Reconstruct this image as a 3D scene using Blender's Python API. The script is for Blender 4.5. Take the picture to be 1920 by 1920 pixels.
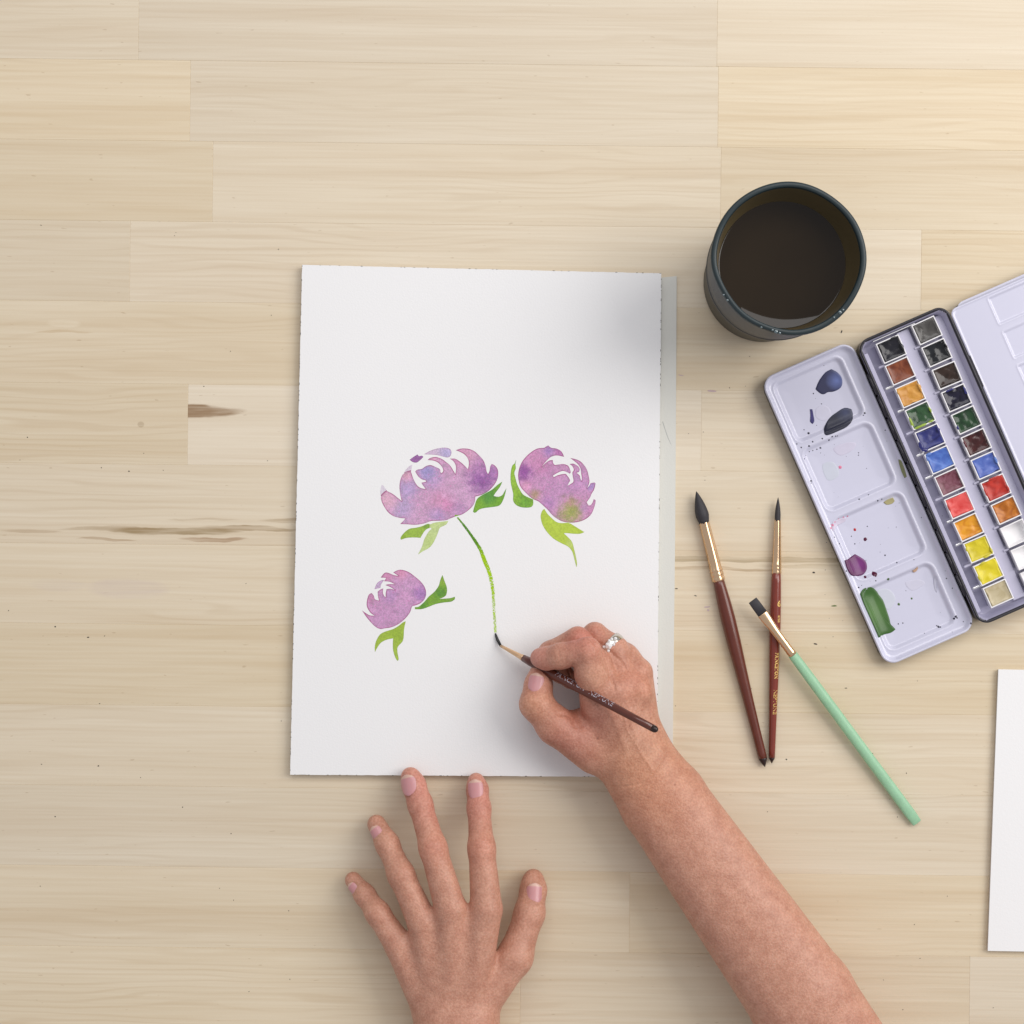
import bpy, bmesh, math, random
import numpy as np
from mathutils import Vector, Matrix
from mathutils.geometry import tessellate_polygon

S = bpy.context.scene
for o in list(bpy.data.objects):
    bpy.data.objects.remove(o, do_unlink=True)
COL = S.collection
PX = 0.0004          # metres per photo pixel on the table top
H = 1.15             # camera height above the table

# ------------------------------------------------------------------ camera
cam_d = bpy.data.cameras.new('camera')
cam = bpy.data.objects.new('camera', cam_d); COL.objects.link(cam)
cam.location = (0, 0, H)
cam_d.sensor_fit = 'HORIZONTAL'
cam_d.angle = 2 * math.atan(960 * PX / H)
cam_d.clip_start = 0.01; cam_d.clip_end = 50
S.camera = cam

# ------------------------------------------------------------------ light
w = bpy.data.worlds.new('World'); S.world = w; w.use_nodes = True
bg = w.node_tree.nodes['Background']
bg.inputs[0].default_value = (0.97, 0.955, 1.0, 1); bg.inputs[1].default_value = 0.455

def lamp(name, loc, aim, sx, sy, power, color):
    l = bpy.data.lights.new(name, 'AREA'); l.shape = 'RECTANGLE'
    l.size = sx; l.size_y = sy; l.energy = power; l.color = color
    o = bpy.data.objects.new(name, l); COL.objects.link(o)
    o.location = loc
    o.rotation_euler = (Vector(aim) - Vector(loc)).to_track_quat('-Z', 'Y').to_euler()
    return o
lamp('window_light', (1.90, 0.80, 1.75), (0.05, 0.0, 0.0), 1.7, 1.7, 46.0, (1.0, 0.965, 0.93))
lamp('overhead_fill', (0.15, 1.55, 2.1), (0.0, 0.1, 0.0), 1.9, 1.1, 19.0, (1.0, 0.985, 0.98))  # added softbox: overhead fill, plus streaks on ferrules and sheen on the tin
S.view_settings.view_transform = 'Standard'
S.view_settings.look = 'None'
S.view_settings.exposure = 0.0
S.view_settings.gamma = 1.0

# ------------------------------------------------------------------ helpers
def P(px, py, z=0.0):
    k = (H - z) / H * PX
    return Vector(((px - 960) * k, (960 - py) * k, z))

def lin(c):
    return tuple(((v / 255) / 12.92 if v / 255 <= 0.04045 else ((v / 255 + 0.055) / 1.055) ** 2.4) for v in c)

def mat(name, rgb, rough=0.5, metal=0.0, spec=0.5, noise=None, bump=None, coat=0.0, sss=None, trans=0.0):
    """rgb is an sRGB triple 0..255. noise=(scale, amount), bump=(scale, strength, distance)"""
    m = bpy.data.materials.new(name); m.use_nodes = True
    nt = m.node_tree; b = nt.nodes['Principled BSDF']
    c = lin(rgb)
    b.inputs['Base Color'].default_value = (*c, 1)
    b.inputs['Roughness'].default_value = rough
    b.inputs['Metallic'].default_value = metal
    b.inputs['Specular IOR Level'].default_value = spec
    b.inputs['Coat Weight'].default_value = coat
    b.inputs['Coat Roughness'].default_value = 0.08
    b.inputs['Transmission Weight'].default_value = trans
    if sss:
        b.inputs['Subsurface Weight'].default_value = sss
        b.inputs['Subsurface Radius'].default_value = (1.0, 0.35, 0.2)
        b.inputs['Subsurface Scale'].default_value = 0.003
    tc = nt.nodes.new('ShaderNodeTexCoord')
    if noise:
        n = nt.nodes.new('ShaderNodeTexNoise'); n.inputs['Scale'].default_value = noise[0]
        n.inputs['Detail'].default_value = 5
        nt.links.new(tc.outputs['Object'], n.inputs['Vector'])
        mx = nt.nodes.new('ShaderNodeMix'); mx.data_type = 'RGBA'
        a = noise[1]
        mx.inputs[6].default_value = (*[v * (1 - a) for v in c], 1)
        mx.inputs[7].default_value = (*[min(1, v * (1 + a)) for v in c], 1)
        nt.links.new(n.outputs['Fac'], mx.inputs[0])
        nt.links.new(mx.outputs[2], b.inputs['Base Color'])
    if bump:
        n2 = nt.nodes.new('ShaderNodeTexNoise'); n2.inputs['Scale'].default_value = bump[0]
        n2.inputs['Detail'].default_value = 4
        nt.links.new(tc.outputs['Object'], n2.inputs['Vector'])
        bp = nt.nodes.new('ShaderNodeBump'); bp.inputs['Strength'].default_value = bump[1]
        bp.inputs['Distance'].default_value = bump[2]
        nt.links.new(n2.outputs['Fac'], bp.inputs['Height'])
        nt.links.new(bp.outputs['Normal'], b.inputs['Normal'])
    return m

def empty(name, loc, label=None, cat=None, group=None):
    o = bpy.data.objects.new(name, None); COL.objects.link(o)
    o.location = loc; o.empty_display_size = 0.02
    tag(o, label, cat, group)
    return o

def tag(o, label=None, cat=None, group=None, kind=None):
    if label: o['label'] = label
    if cat: o['category'] = cat
    if group: o['group'] = group
    if kind: o['kind'] = kind
    return o

def mesh(name, verts, faces, mats, parent=None, smooth=True, fmat=None, loc=None):
    """verts are world coordinates; the object's origin goes to its parent (or loc)."""
    org = Vector(loc) if loc is not None else Vector((0, 0, 0))
    par = Vector((0, 0, 0))
    q = parent
    while q is not None:
        par += q.location; q = q.parent
    base = par + org if parent is not None else org
    v = np.asarray([tuple(x) for x in verts], dtype=float) if not isinstance(verts, np.ndarray) else verts
    v = v - np.array(base)
    me = bpy.data.meshes.new(name)
    if isinstance(faces, np.ndarray):
        me.vertices.add(len(v)); me.vertices.foreach_set('co', v.astype(np.float32).ravel())
        n, k = faces.shape
        me.loops.add(n * k); me.loops.foreach_set('vertex_index', faces.astype(np.int32).ravel())
        me.polygons.add(n); me.polygons.foreach_set('loop_start', np.arange(0, n * k, k, dtype=np.int32))
        me.update(calc_edges=True); me.validate()
    else:
        me.from_pydata(v.tolist(), [], [list(f) for f in faces]); me.update()
    for m in (mats if isinstance(mats, (list, tuple)) else [mats]):
        me.materials.append(m)
    if fmat is not None:
        me.polygons.foreach_set('material_index', np.asarray(fmat, dtype=np.int32))
    if smooth:
        me.polygons.foreach_set('use_smooth', np.ones(len(me.polygons), dtype=bool))
    o = bpy.data.objects.new(name, me); COL.objects.link(o)
    if parent is not None:
        o.parent = parent
        o.location = org
    else:
        o.location = org
    return o

def box_bm(bm, pts_bottom, pts_top):
    vb = [bm.verts.new(p) for p in pts_bottom]; vt = [bm.verts.new(p) for p in pts_top]
    n = len(vb)
    bm.faces.new(vt); bm.faces.new(vb[::-1])
    for i in range(n):
        j = (i + 1) % n
        bm.faces.new((vb[i], vb[j], vt[j], vt[i]))

def bm_obj(name, bm, m, parent=None, bevel=0.0, seg=2, smooth=False):
    if bevel > 0:
        bmesh.ops.bevel(bm, geom=list(bm.edges), offset=bevel, segments=seg, affect='EDGES', profile=0.5, clamp_overlap=True)
    bmesh.ops.recalc_face_normals(bm, faces=list(bm.faces))
    bm.verts.index_update()
    v = np.array([tuple(x.co) for x in bm.verts]); f = [[x.index for x in fc.verts] for fc in bm.faces]
    bm.free()
    return mesh(name, v, f, m, parent, smooth=smooth)

def slab(name, corners_px, z0, z1, m, parent=None, bevel=0.0003, smooth=False):
    """a flat prism whose top face is seen at the given photo pixels"""
    bm = bmesh.new()
    top = [P(x, y, z1) for x, y in corners_px]
    bot = [Vector((p.x, p.y, z0)) for p in top]
    box_bm(bm, bot[::-1], top[::-1]) if _area(top) < 0 else box_bm(bm, bot, top)
    return bm_obj(name, bm, m, parent, bevel, smooth=smooth)

def _area(pts):
    return sum(pts[i].x * pts[(i + 1) % len(pts)].y - pts[(i + 1) % len(pts)].x * pts[i].y for i in range(len(pts)))

def catmull(pts, sub=3, closed=True, sharp=55):
    """smooth a polyline but keep the corners that are meant to be sharp"""
    pts = [np.array(p, float) for p in pts]; n = len(pts); out = []
    def is_sharp(i):
        if not closed and (i == 0 or i == n - 1): return True
        a = pts[i] - pts[i - 1]; b = pts[(i + 1) % n] - pts[i]
        la, lb = np.linalg.norm(a), np.linalg.norm(b)
        if la < 1e-9 or lb < 1e-9: return True
        c = np.dot(a, b) / la / lb
        return c < math.cos(math.radians(sharp))
    for i in range(n if closed else n - 1):
        p1, p2 = pts[i], pts[(i + 1) % n]
        p0 = pts[i - 1] if not is_sharp(i) else 2 * p1 - p2 if False else p1 - (p2 - p1) * 0.5
        p3 = pts[(i + 2) % n] if not is_sharp((i + 1) % n) else p2 + (p2 - p1) * 0.5
        for s in range(sub):
            t = s / sub
            out.append(0.5 * ((2 * p1) + (-p0 + p2) * t + (2 * p0 - 5 * p1 + 4 * p2 - p3) * t * t + (-p0 + 3 * p1 - 3 * p2 + p3) * t ** 3))
    if not closed: out.append(pts[-1])
    return out

def flat_poly(name, pts_px, zf, m, parent, uvf=None, sub=3, label=None):
    """thin film with the outline seen at these photo pixels"""
    pts = catmull(pts_px, sub)
    vs = [P(x, y, zf) for x, y in pts]
    tris = tessellate_polygon([[Vector((p[0], -p[1], 0)) for p in pts]])
    vs_n = np.array([tuple(v) for v in vs])
    fs = []
    for t in tris:
        a, b, c = (vs_n[i] for i in t)
        z = (b[0] - a[0]) * (c[1] - a[1]) - (b[1] - a[1]) * (c[0] - a[0])
        fs.append(tuple(t) if z > 0 else tuple(t[::-1]))
    o = mesh(name, vs_n, fs, m, parent, smooth=False)
    if uvf:
        uv = o.data.uv_layers.new(name='UVMap')
        vi = np.zeros(len(o.data.loops), dtype=np.int32); o.data.loops.foreach_get('vertex_index', vi)
        arr = np.array([uvf(*p) for p in pts], dtype=np.float32)[vi]
        uv.data.foreach_set('uv', arr.ravel())
    if label: o['label'] = label
    return o

def axis_frame(p0, p1):
    a = (p1 - p0).normalized(); s = a.cross(Vector((0, 0, 1))).normalized(); n = s.cross(a).normalized()
    return a, s, n

def lathe(name, prof, p0, p1, m, parent, seg=28, flute=0.0, nfl=9, fmat=None, cap=True):
    """prof: list of (t metres along the axis, rx, ry). rx is along the table, ry is up."""
    a, s, n = axis_frame(p0, p1)
    rnd = random.Random(len(prof) * 7 + seg)
    ph = [rnd.uniform(0, 6.28) for _ in range(4)]
    vs, fs = [], []
    for i, (t, rx, ry) in enumerate(prof):
        c = p0 + a * t
        for j in range(seg):
            th = 2 * math.pi * j / seg
            k = 1 + flute * (math.sin(nfl * th + ph[0]) + 0.6 * math.sin((nfl * 2 + 1) * th + ph[1]))
            vs.append(c + s * (rx * k * math.cos(th)) + n * (ry * k * math.sin(th)))
    L = len(prof)
    for i in range(L - 1):
        for j in range(seg):
            k = (j + 1) % seg
            fs.append((i * seg + j, i * seg + k, (i + 1) * seg + k, (i + 1) * seg + j))
    if cap:
        fs.append(tuple(range(seg))); fs.append(tuple((L - 1) * seg + j for j in range(seg))[::-1])
    o = mesh(name, np.array([tuple(v) for v in vs]), fs, m, parent, smooth=True)
    bm = bmesh.new(); bm.from_mesh(o.data); bmesh.ops.recalc_face_normals(bm, faces=list(bm.faces)); bm.to_mesh(o.data); bm.free()
    return o

def text_mesh(txt, size, bold=0.0):
    cu = bpy.data.curves.new('lettering', 'FONT'); cu.body = txt; cu.size = size; cu.resolution_u = 2
    cu.offset = bold
    o = bpy.data.objects.new('lettering', cu); COL.objects.link(o)
    dg = bpy.context.evaluated_depsgraph_get(); dg.update()
    me = o.evaluated_get(dg).to_mesh()
    v = np.array([tuple(x.co) for x in me.vertices]); f = [tuple(p.vertices) for p in me.polygons]
    o.evaluated_get(dg).to_mesh_clear()
    bpy.data.objects.remove(o); bpy.data.curves.remove(cu)
    return v, f

def letter_on_handle(txt, size, prof, p0, p1, t0, phi0, m, parent, upright=False, xs=1.0, bold=0.0, label=None):
    v, f = text_mesh(txt, size, bold)
    a, s, n = axis_frame(p0, p1)
    v = v - np.array([0, 0 if upright else size * 0.36, 0])
    if upright: v[:, 0] -= (v[:, 0].min() + v[:, 0].max()) / 2
    pt = [q[0] for q in prof]; pr = [q[1] for q in prof]
    out = []
    for x, y, z in v:
        if upright: al, ac = t0 - y, x
        else: al, ac = t0 + x * xs, y
        r = float(np.interp(al, pt, pr)) + 0.00012
        ph = phi0 + ac / r
        out.append(p0 + a * al + (-s * math.sin(ph) + n * math.cos(ph)) * r)
    o = mesh('lettering', np.array([tuple(q) for q in out]), f, m, parent, smooth=False)
    if label: o['label'] = label
    return o

# ------------------------------------------------------------------ wood table
def wood(name, streaks=()):
    m = bpy.data.materials.new(name); m.use_nodes = True
    nt = m.node_tree; N = nt.nodes; L = nt.links; b = N['Principled BSDF']
    b.inputs['Roughness'].default_value = 0.42; b.inputs['Specular IOR Level'].default_value = 0.35
    tc = N.new('ShaderNodeTexCoord'); oi = N.new('ShaderNodeObjectInfo')
    off = N.new('ShaderNodeVectorMath'); off.operation = 'MULTIPLY_ADD'
    comb = N.new('ShaderNodeCombineXYZ')
    mul = N.new('ShaderNodeMath'); mul.operation = 'MULTIPLY'; mul.inputs[1].default_value = 37.0
    L.new(oi.outputs['Random'], mul.inputs[0]); L.new(mul.outputs[0], comb.inputs[0]); L.new(mul.outputs[0], comb.inputs[1])
    add = N.new('ShaderNodeVectorMath'); add.operation = 'ADD'
    L.new(tc.outputs['Object'], add.inputs[0]); L.new(comb.outputs[0], add.inputs[1])
    def mapped(sx, sy):
        mp = N.new('ShaderNodeMapping'); mp.inputs['Scale'].default_value = (sx, sy, 1)
        L.new(add.outputs[0], mp.inputs['Vector']); return mp.outputs[0]
    def noise(vec, sc, det=3, dist=0.0):
        n = N.new('ShaderNodeTexNoise'); n.inputs['Scale'].default_value = sc; n.inputs['Detail'].default_value = det
        n.inputs['Distortion'].default_value = dist
        L.new(vec, n.inputs['Vector']); return n.outputs['Fac']
    def ramp(v, stops):
        r = N.new('ShaderNodeValToRGB'); L.new(v, r.inputs[0])
        e = r.color_ramp.elements
        while len(e) < len(stops): e.new(0.5)
        for el, (p, c) in zip(e, stops): el.position = p; el.color = (c, c, c, 1)
        return r.outputs[0]
    def mix(f, a, c2, mode='MIX'):
        x = N.new('ShaderNodeMix'); x.data_type = 'RGBA'; x.blend_type = mode
        if isinstance(f, float): x.inputs[0].default_value = f
        else: L.new(f, x.inputs[0])
        for i, q in ((6, a), (7, c2)):
            if isinstance(q, tuple): x.inputs[i].default_value = (*q, 1)
            else: L.new(q, x.inputs[i])
        return x.outputs[2]
    def math_(op, a, c2):
        x = N.new('ShaderNodeMath'); x.operation = op
        for i, q in ((0, a), (1, c2)):
            if isinstance(q, (float, int)): x.inputs[i].default_value = q
            else: L.new(q, x.inputs[i])
        return x.outputs[0]
    base = mix(noise(mapped(1.6, 26), 1.5, 2, 0.4), lin((216, 200, 172)), lin((231, 219, 196)))
    base = mix(math_('MULTIPLY', ramp(noise(mapped(1.2, 55), 1.0, 3, 0.5), [(0.50, 0), (0.74, 1)]), 0.40), base, lin((204, 182, 150)))
    # growth rings: warped bands running along the strip
    wv = N.new('ShaderNodeTexWave'); wv.wave_type = 'BANDS'; wv.bands_direction = 'Y'; wv.wave_profile = 'SIN'
    wv.inputs['Scale'].default_value = 52.0; wv.inputs['Distortion'].default_value = 16.0
    wv.inputs['Detail'].default_value = 2.0; wv.inputs['Detail Scale'].default_value = 0.9; wv.inputs['Detail Roughness'].default_value = 0.4
    L.new(mapped(0.12, 1.0), wv.inputs['Vector'])
    rings = ramp(wv.outputs['Fac'], [(0.62, 0), (0.97, 1)])
    patch = ramp(noise(mapped(2.2, 9), 1.3, 2), [(0.40, 0), (0.66, 1)])
    base = mix(math_('MULTIPLY', math_('MULTIPLY', rings, patch), 0.19), base, lin((186, 160, 124)))
    # fine fibres
    fib = ramp(noise(mapped(9, 420), 1.0, 3), [(0.35, 0), (0.75, 1)])
    base = mix(math_('MULTIPLY', fib, 0.26), base, lin((198, 173, 135)))
    # tiny pores / flecks
    fl = ramp(noise(mapped(120, 420), 1.0, 1), [(0.74, 0), (0.80, 1)])
    base = mix(math_('MULTIPLY', fl, 0.32), base, lin((160, 132, 96)))
    for (cx, cy, lx, ly, st, rgb) in streaks:
        c = P(cx, cy)
        sx = N.new('ShaderNodeSeparateXYZ'); L.new(tc.outputs['Object'], sx.inputs[0])
        cr, sr = math.cos(TROT), math.sin(TROT)
        lc = (c.x * cr + c.y * sr, -c.x * sr + c.y * cr)
        wob = math_('MULTIPLY', math_('SUBTRACT', noise(mapped(28, 60), 1.0, 3), 0.5), 0.006)
        dx = math_('DIVIDE', math_('SUBTRACT', sx.outputs[0], lc[0]), lx * PX)
        dy = math_('DIVIDE', math_('ADD', math_('SUBTRACT', sx.outputs[1], lc[1]), wob), ly * PX)
        r2 = math_('ADD', math_('MULTIPLY', dx, dx), math_('MULTIPLY', dy, dy))
        k = math_('MAXIMUM', math_('SUBTRACT', 1.0, r2), 0.0)
        tex = ramp(noise(mapped(20, 420), 1.0, 4), [(0.30, 0.25), (0.62, 1)])
        base = mix(math_('MULTIPLY', math_('MULTIPLY', ramp(k, [(0.0, 0), (0.45, 1)]), tex), st), base, lin(rgb))
    hsv = N.new('ShaderNodeHueSaturation'); L.new(base, hsv.inputs['Color'])
    sc = N.new('ShaderNodeSeparateColor'); L.new(oi.outputs['Color'], sc.inputs[0])
    L.new(sc.outputs[0], hsv.inputs['Value']); L.new(sc.outputs[1], hsv.inputs['Saturation'])
    L.new(hsv.outputs[0], b.inputs['Base Color'])
    bp = N.new('ShaderNodeBump'); bp.inputs['Strength'].default_value = 0.12; bp.inputs['Distance'].default_value = 0.0006
    L.new(fib, bp.inputs['Height']); L.new(bp.outputs['Normal'], b.inputs['Normal'])
    return m

TROT = -0.0115
table = empty('tabletop', (0, 0, 0)); table.rotation_euler = (0, 0, TROT)
tag(table, 'pale tabletop of edge-glued wooden strips', None, None, 'structure')
W_plain = wood('wood_strip', [(120, 607, 34, 8, 0.6, (232, 220, 196)), (120, 622, 60, 3, 0.5, (190, 160, 116)), (264, 795, 7, 5, 0.5, (160, 138, 108))])
W_wedge = wood('wood_knot_wedge', [(344, 770, 122, 13, 1.0, (146, 112, 72)), (350, 770, 60, 14, 0.8, (146, 112, 72))])
W_streak = wood('wood_dark_streaks', [(330, 996, 130, 8, 0.75, (140, 112, 62)), (215, 992, 110, 5, 0.6, (152, 124, 80)), (470, 990, 95, 6, 0.75, (146, 116, 70)),
                                      (400, 1011, 70, 4, 0.7, (150, 108, 66)), (380, 973, 70, 3, 0.4, (165, 138, 98)), (560, 975, 80, 4, 0.5, (160, 132, 90)), (200, 1012, 60, 3, 0.5, (158, 124, 84)), (60, 996, 60, 4, 0.4, (168, 140, 104))])
W_right = wood('wood_grey_streak', [(1400, 1049, 260, 6, 0.60, (158, 136, 98)), (1290, 1066, 190, 4, 0.6, (165, 136, 98)), (1560, 1062, 150, 5, 0.4, (172, 150, 112)), (240, 1104, 84, 20, 0.45, (206, 190, 178)), (110, 1098, 60, 12, 0.3, (206, 192, 180))])
rows = [573.5 - 151 * k for k in range(9, 0, -1)] + [573.5, 727.5, 878.5, 1028.5, 1178.5, 1330.5, 1481.5] + [1481.5 + 151 * k for k in range(1, 8)]
known = {422.5: [238, 1722], 573.5: [], 727.5: [350, 1313], 878.5: [], 1028.5: [], 1178.5: [], 1330.5: [], 1481.5: []}
rg = random.Random(11)
for i in range(len(rows) - 1):
    y0, y1 = rows[i], rows[i + 1]
    key = [k for k in known if abs(k - y0) < 1.5]
    xs = [-1500]
    inner = known[key[0]] if key else []
    x = -1500 + rg.uniform(300, 900)
    cuts = []
    while x < 3400:
        cuts.append(x); x += rg.uniform(700, 1300)
    if inner or key:
        cuts = [c for c in cuts if c < -150 or c > 2150] + inner
    cuts = sorted(cuts)
    xs += cuts + [3420]
    for j in range(len(xs) - 1):
        x0, x1 = xs[j], xs[j + 1]
        if x1 - x0 < 60: continue
        bm = bmesh.new()
        def q(px, py, z): return Vector(((px - 960) * PX, (960 - py) * PX, z))
        c = [(x0, y1), (x1, y1), (x1, y0), (x0, y0)]
        box_bm(bm, [q(a, b_, -0.025) for a, b_ in c], [q(a, b_, 0) for a, b_ in c])
        m = W_plain
        val, sat = rg.uniform(0.945, 1.03), rg.uniform(0.88, 1.12)
        if key and abs(y0 - 727.5) < 1 and x0 == 350: m = W_wedge; val = 1.045; sat = 0.86
        if key and abs(y0 - 727.5) < 1 and x1 == 350: val = 0.965; sat = 1.06
        if key and abs(y0 - 727.5) < 1 and x0 == 1313: val = 1.03; sat = 0.95
        if key and abs(y0 - 422.5) < 1.5 and x0 == 238: val = 1.02
        if key and abs(y0 - 573.5) < 1.5: val = 0.99
        if key and abs(y0 - 878.5) < 1: m = W_streak; val = 1.0; sat = 0.95
        if key and abs(y0 - 1028.5) < 1: m = W_right; val = 1.0
        o = bm_obj('plank', bm, m, table, bevel=0.00022, seg=1)
        o.color = (val, sat, 1, 1)

# specks of dirt and dried paint on the wood
speck_m = mat('dried_speck', (62, 56, 48), 0.7)
green_m = mat('dried_green', (104, 122, 70), 0.7)
lilac_m = mat('lilac_smear', (196, 172, 176), 0.7)
def blob_film(bm, x, y, rx, ry, ang, z, rnd):
    vs = []
    n = 9
    for i in range(n):
        t = 2 * math.pi * i / n; k = rnd.uniform(0.75, 1.2)
        dx, dy = rx * k * math.cos(t), ry * k * math.sin(t)
        vs.append(bm.verts.new(P(x + dx * math.cos(ang) - dy * math.sin(ang), y + dx * math.sin(ang) + dy * math.cos(ang), z)))
    bm.faces.new(vs[::-1])
def films(name, lst, m, z, parent, seed=1, label=None):
    bm = bmesh.new(); r = random.Random(seed)
    for (x, y, rx, ry, a) in lst: blob_film(bm, x, y, rx, ry, a, z, r)
    o = bm_obj(name, bm, m, parent); o['kind'] = 'stuff'
    return o
rs = random.Random(5)
sp = [(1527, 1067, 2.2, 1.8, 0), (1532, 1201, 3.5, 1.2, 0.2), (106, 1185, 1.6, 1.4, 0), (241, 892, 1.5, 1.3, 0), (168, 1204, 2, 0.9, 0), (1480, 1418, 1.5, 1.2, 0),
      (1306, 1113, 2.5, 0.8, 0.2), (1590, 1283, 2.5, 0.7, 0), (1246, 1021, 1.5, 1.2, 0), (1270, 1100, 3, 0.8, 0), (190, 1445, 1.5, 1.2, 0), (1574, 615, 1.2, 3.5, 0.3)]
sp += [(rs.uniform(0, 560), rs.uniform(430, 1900), rs.uniform(0.6, 1.3), rs.uniform(0.5, 1.0), rs.uniform(0, 3)) for _ in range(30)]
sp += [(rs.uniform(1270, 1900), rs.uniform(1250, 1900), rs.uniform(0.6, 1.2), rs.uniform(0.4, 0.9), rs.uniform(0, 3)) for _ in range(22)]
sp += [(rs.uniform(1270, 1430), rs.uniform(660, 900), rs.uniform(0.6, 1.2), rs.uniform(0.4, 0.9), rs.uniform(0, 3)) for _ in range(6)]
films('dried_speck', sp, speck_m, 0.0002, table, 2)
films('green_fleck', [(1566, 1129, 6, 1.4, 0)], green_m, 0.0002, table, 3)
films('lilac_smear', [(1328, 1134, 7, 1.2, -0.1), (1332, 729, 10, 1.5, 0.05), (1274, 700, 5, 0.9, 0.15), (1330, 1140, 2, 2, 0)], lilac_m, 0.0002, table, 4)

# ------------------------------------------------------------------ paper block, backing sheet, second pad
ZP = 0.0058
def paper_mat(name, rgb, bs=700, st=0.20):
    m = mat(name, rgb, 0.85, spec=0.2, noise=(9, 0.012), bump=(bs, st, 0.0006)); return m
PAPER = paper_mat('cold_press_paper', (238, 238, 238))
EDGE = mat('pad_edge', (214, 210, 204), 0.9, noise=(300, 0.12))
GLUE = mat('dark_glue_residue', (44, 42, 40), 0.7)
block = empty('watercolor_block', P(890, 975, 0.0003), 'large white watercolour block with three peonies painted on its top sheet', 'paper block')
rp = random.Random(3)
def deckle(c, step=9, amp=0.3):
    out = []
    for i in range(4):
        (x0, y0), (x1, y1) = c[i], c[(i + 1) % 4]
        L = math.hypot(x1 - x0, y1 - y0); n = int(L / step)
        for k in range(n):
            t = k / n; a = 0 if k == 0 else rp.uniform(-amp, amp)
            out.append((x0 + (x1 - x0) * t - (y1 - y0) / L * a, y0 + (y1 - y0) * t + (x1 - x0) / L * a))
    return out
cs = [(566.5, 496.5), (1240, 512.5), (1231.5, 1457), (544, 1452.5)]
sheet_pts = deckle(cs)
slab('top_sheet', sheet_pts, ZP - 0.0006, ZP, PAPER, block, bevel=0)
cs2 = [(567.5, 498), (1239, 514), (1230.5, 1455.5), (545.3, 1451)]
slab('page_stack', cs2, 0.0018, ZP - 0.0007, EDGE, block, bevel=0)
gl = []
for (a, b_, n) in ((cs[0], cs[3], 75), (cs[1], cs[2], 60), (cs[0], cs[1], 26), (cs[3], cs[2], 26)):
    for _ in range(n):
        t = rp.random()
        ang = math.atan2(b_[1] - a[1], b_[0] - a[0])
        gl.append((a[0] + (b_[0] - a[0]) * t, a[1] + (b_[1] - a[1]) * t, rp.uniform(0.5, 2.2), rp.uniform(0.3, 0.6), ang))
films('glue_residue', gl, GLUE, ZP + 0.00006, block, 9)

BACK = paper_mat('backing_paper', (217, 217, 210))
back = slab('backing_sheet', [(1240, 520.5), (1269, 517.5), (1268, 700), (1266, 1000), (1261, 1452), (560, 1444), (580, 512)], 0.0003, 0.0017, BACK, None, bevel=0.0002)
tag(back, 'narrow grey-white strip of backing sheet showing past the block\'s right edge', 'paper')
bpy.context.view_layer.update()
SCR = mat('graphite_scratch', (176, 178, 174), 0.8)
scp = [(1243, 790), (1248, 806), (1252, 818), (1257, 830), (1259, 836), (1257.5, 833), (1251, 819), (1247, 807), (1242, 792)]
flat_poly('scratch', scp, 0.00172, SCR, back, sub=2)
pad2 = empty('paper_pad', P(2060, 1490, 0.0003), 'plain white sketch pad at the lower right beside the green brush', 'paper pad')
slab('top_sheet', [(1872, 1255), (2260, 1262), (2250, 1790), (1852, 1783)], 0.0036, 0.004, PAPER, pad2, bevel=0.0001)
slab('page_stack', [(1873, 1256), (2259, 1263), (2249, 1789), (1853, 1782)], 0.0003, 0.0035, EDGE, pad2, bevel=0.0001)

# ------------------------------------------------------------------ the painting
def z1(pts): return [(690 + x / 7.111, 820 + y / 7.111) for x, y in pts]
def z2(pts): return [(940 + x / 7.385, 820 + y / 7.385) for x, y in pts]
def z3(pts): return [(660 + x / 6.4, 1050 + y / 6.4) for x, y in pts]
bloom1 = z1([(250,715),(330,755),(400,810),(450,850),(430,760),(420,650),(435,560),(465,495),(520,465),(570,450),(600,540),(640,620),(690,670),(770,690),(740,650),(712,605),(775,592),(768,574),(720,560),(670,520),(630,455),(660,430),(720,420),(770,385),(835,370),(900,395),(958,425),(966,465),(985,477),(1005,445),(990,400),(940,340),(870,310),(795,302),(830,275),(900,262),(980,285),(1040,330),(1090,370),(1130,430),(1165,490),(1175,420),(1165,360),(1130,310),(1090,285),(1160,285),(1220,320),(1280,370),(1332,425),(1346,360),(1335,290),(1290,230),(1230,195),(1170,172),(1240,150),(1330,152),(1410,180),(1480,240),(1540,310),(1570,390),(1580,450),(1600,490),(1620,450),(1630,390),(1650,355),(1690,375),(1730,430),(1735,510),(1715,580),(1670,650),(1600,720),(1520,765),(1430,790),(1425,850),(1400,910),(1340,970),(1260,1025),(1180,1050),(1100,1080),(1040,1105),(940,1112),(840,1115),(760,1145),(640,1165),(540,1160),(430,1155),(470,1115),(500,1080),(430,1075),(340,1050),(270,1000),(220,930),(185,860),(172,800),(200,755)])
b1_dark = z1([(555,300),(600,265),(660,228),(680,250),(720,245),(738,262),(700,300),(650,335),(600,330)])
b1_top = z1([(750,225),(820,185),(900,155),(1000,138),(1080,148),(1112,190),(1100,245),(1060,268),(980,250),(900,232),(830,228)])
b1_tip = z1([(180,640),(200,636),(252,712),(204,752),(172,788),(165,720)])
b1_tip2 = z1([(560,378),(590,365),(575,448),(522,462),(480,480),(505,430)])
leaf1a = z1([(1400,990),(1425,900),(1450,830),(1490,790),(1560,750),(1650,700),(1720,640),(1790,590),(1760,660),(1700,740),(1675,782),(1740,792),(1790,770),(1815,730),(1845,680),(1830,750),(1800,840),(1750,910),(1650,930),(1540,945),(1480,965),(1440,1000),(1415,1005)])
leaf1b = z1([(440,1365),(435,1335),(480,1275),(550,1220),(640,1205),(720,1185),(790,1155),(832,1160),(830,1205),(780,1225),(740,1270),(700,1340),(620,1335),(520,1340)])
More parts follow.
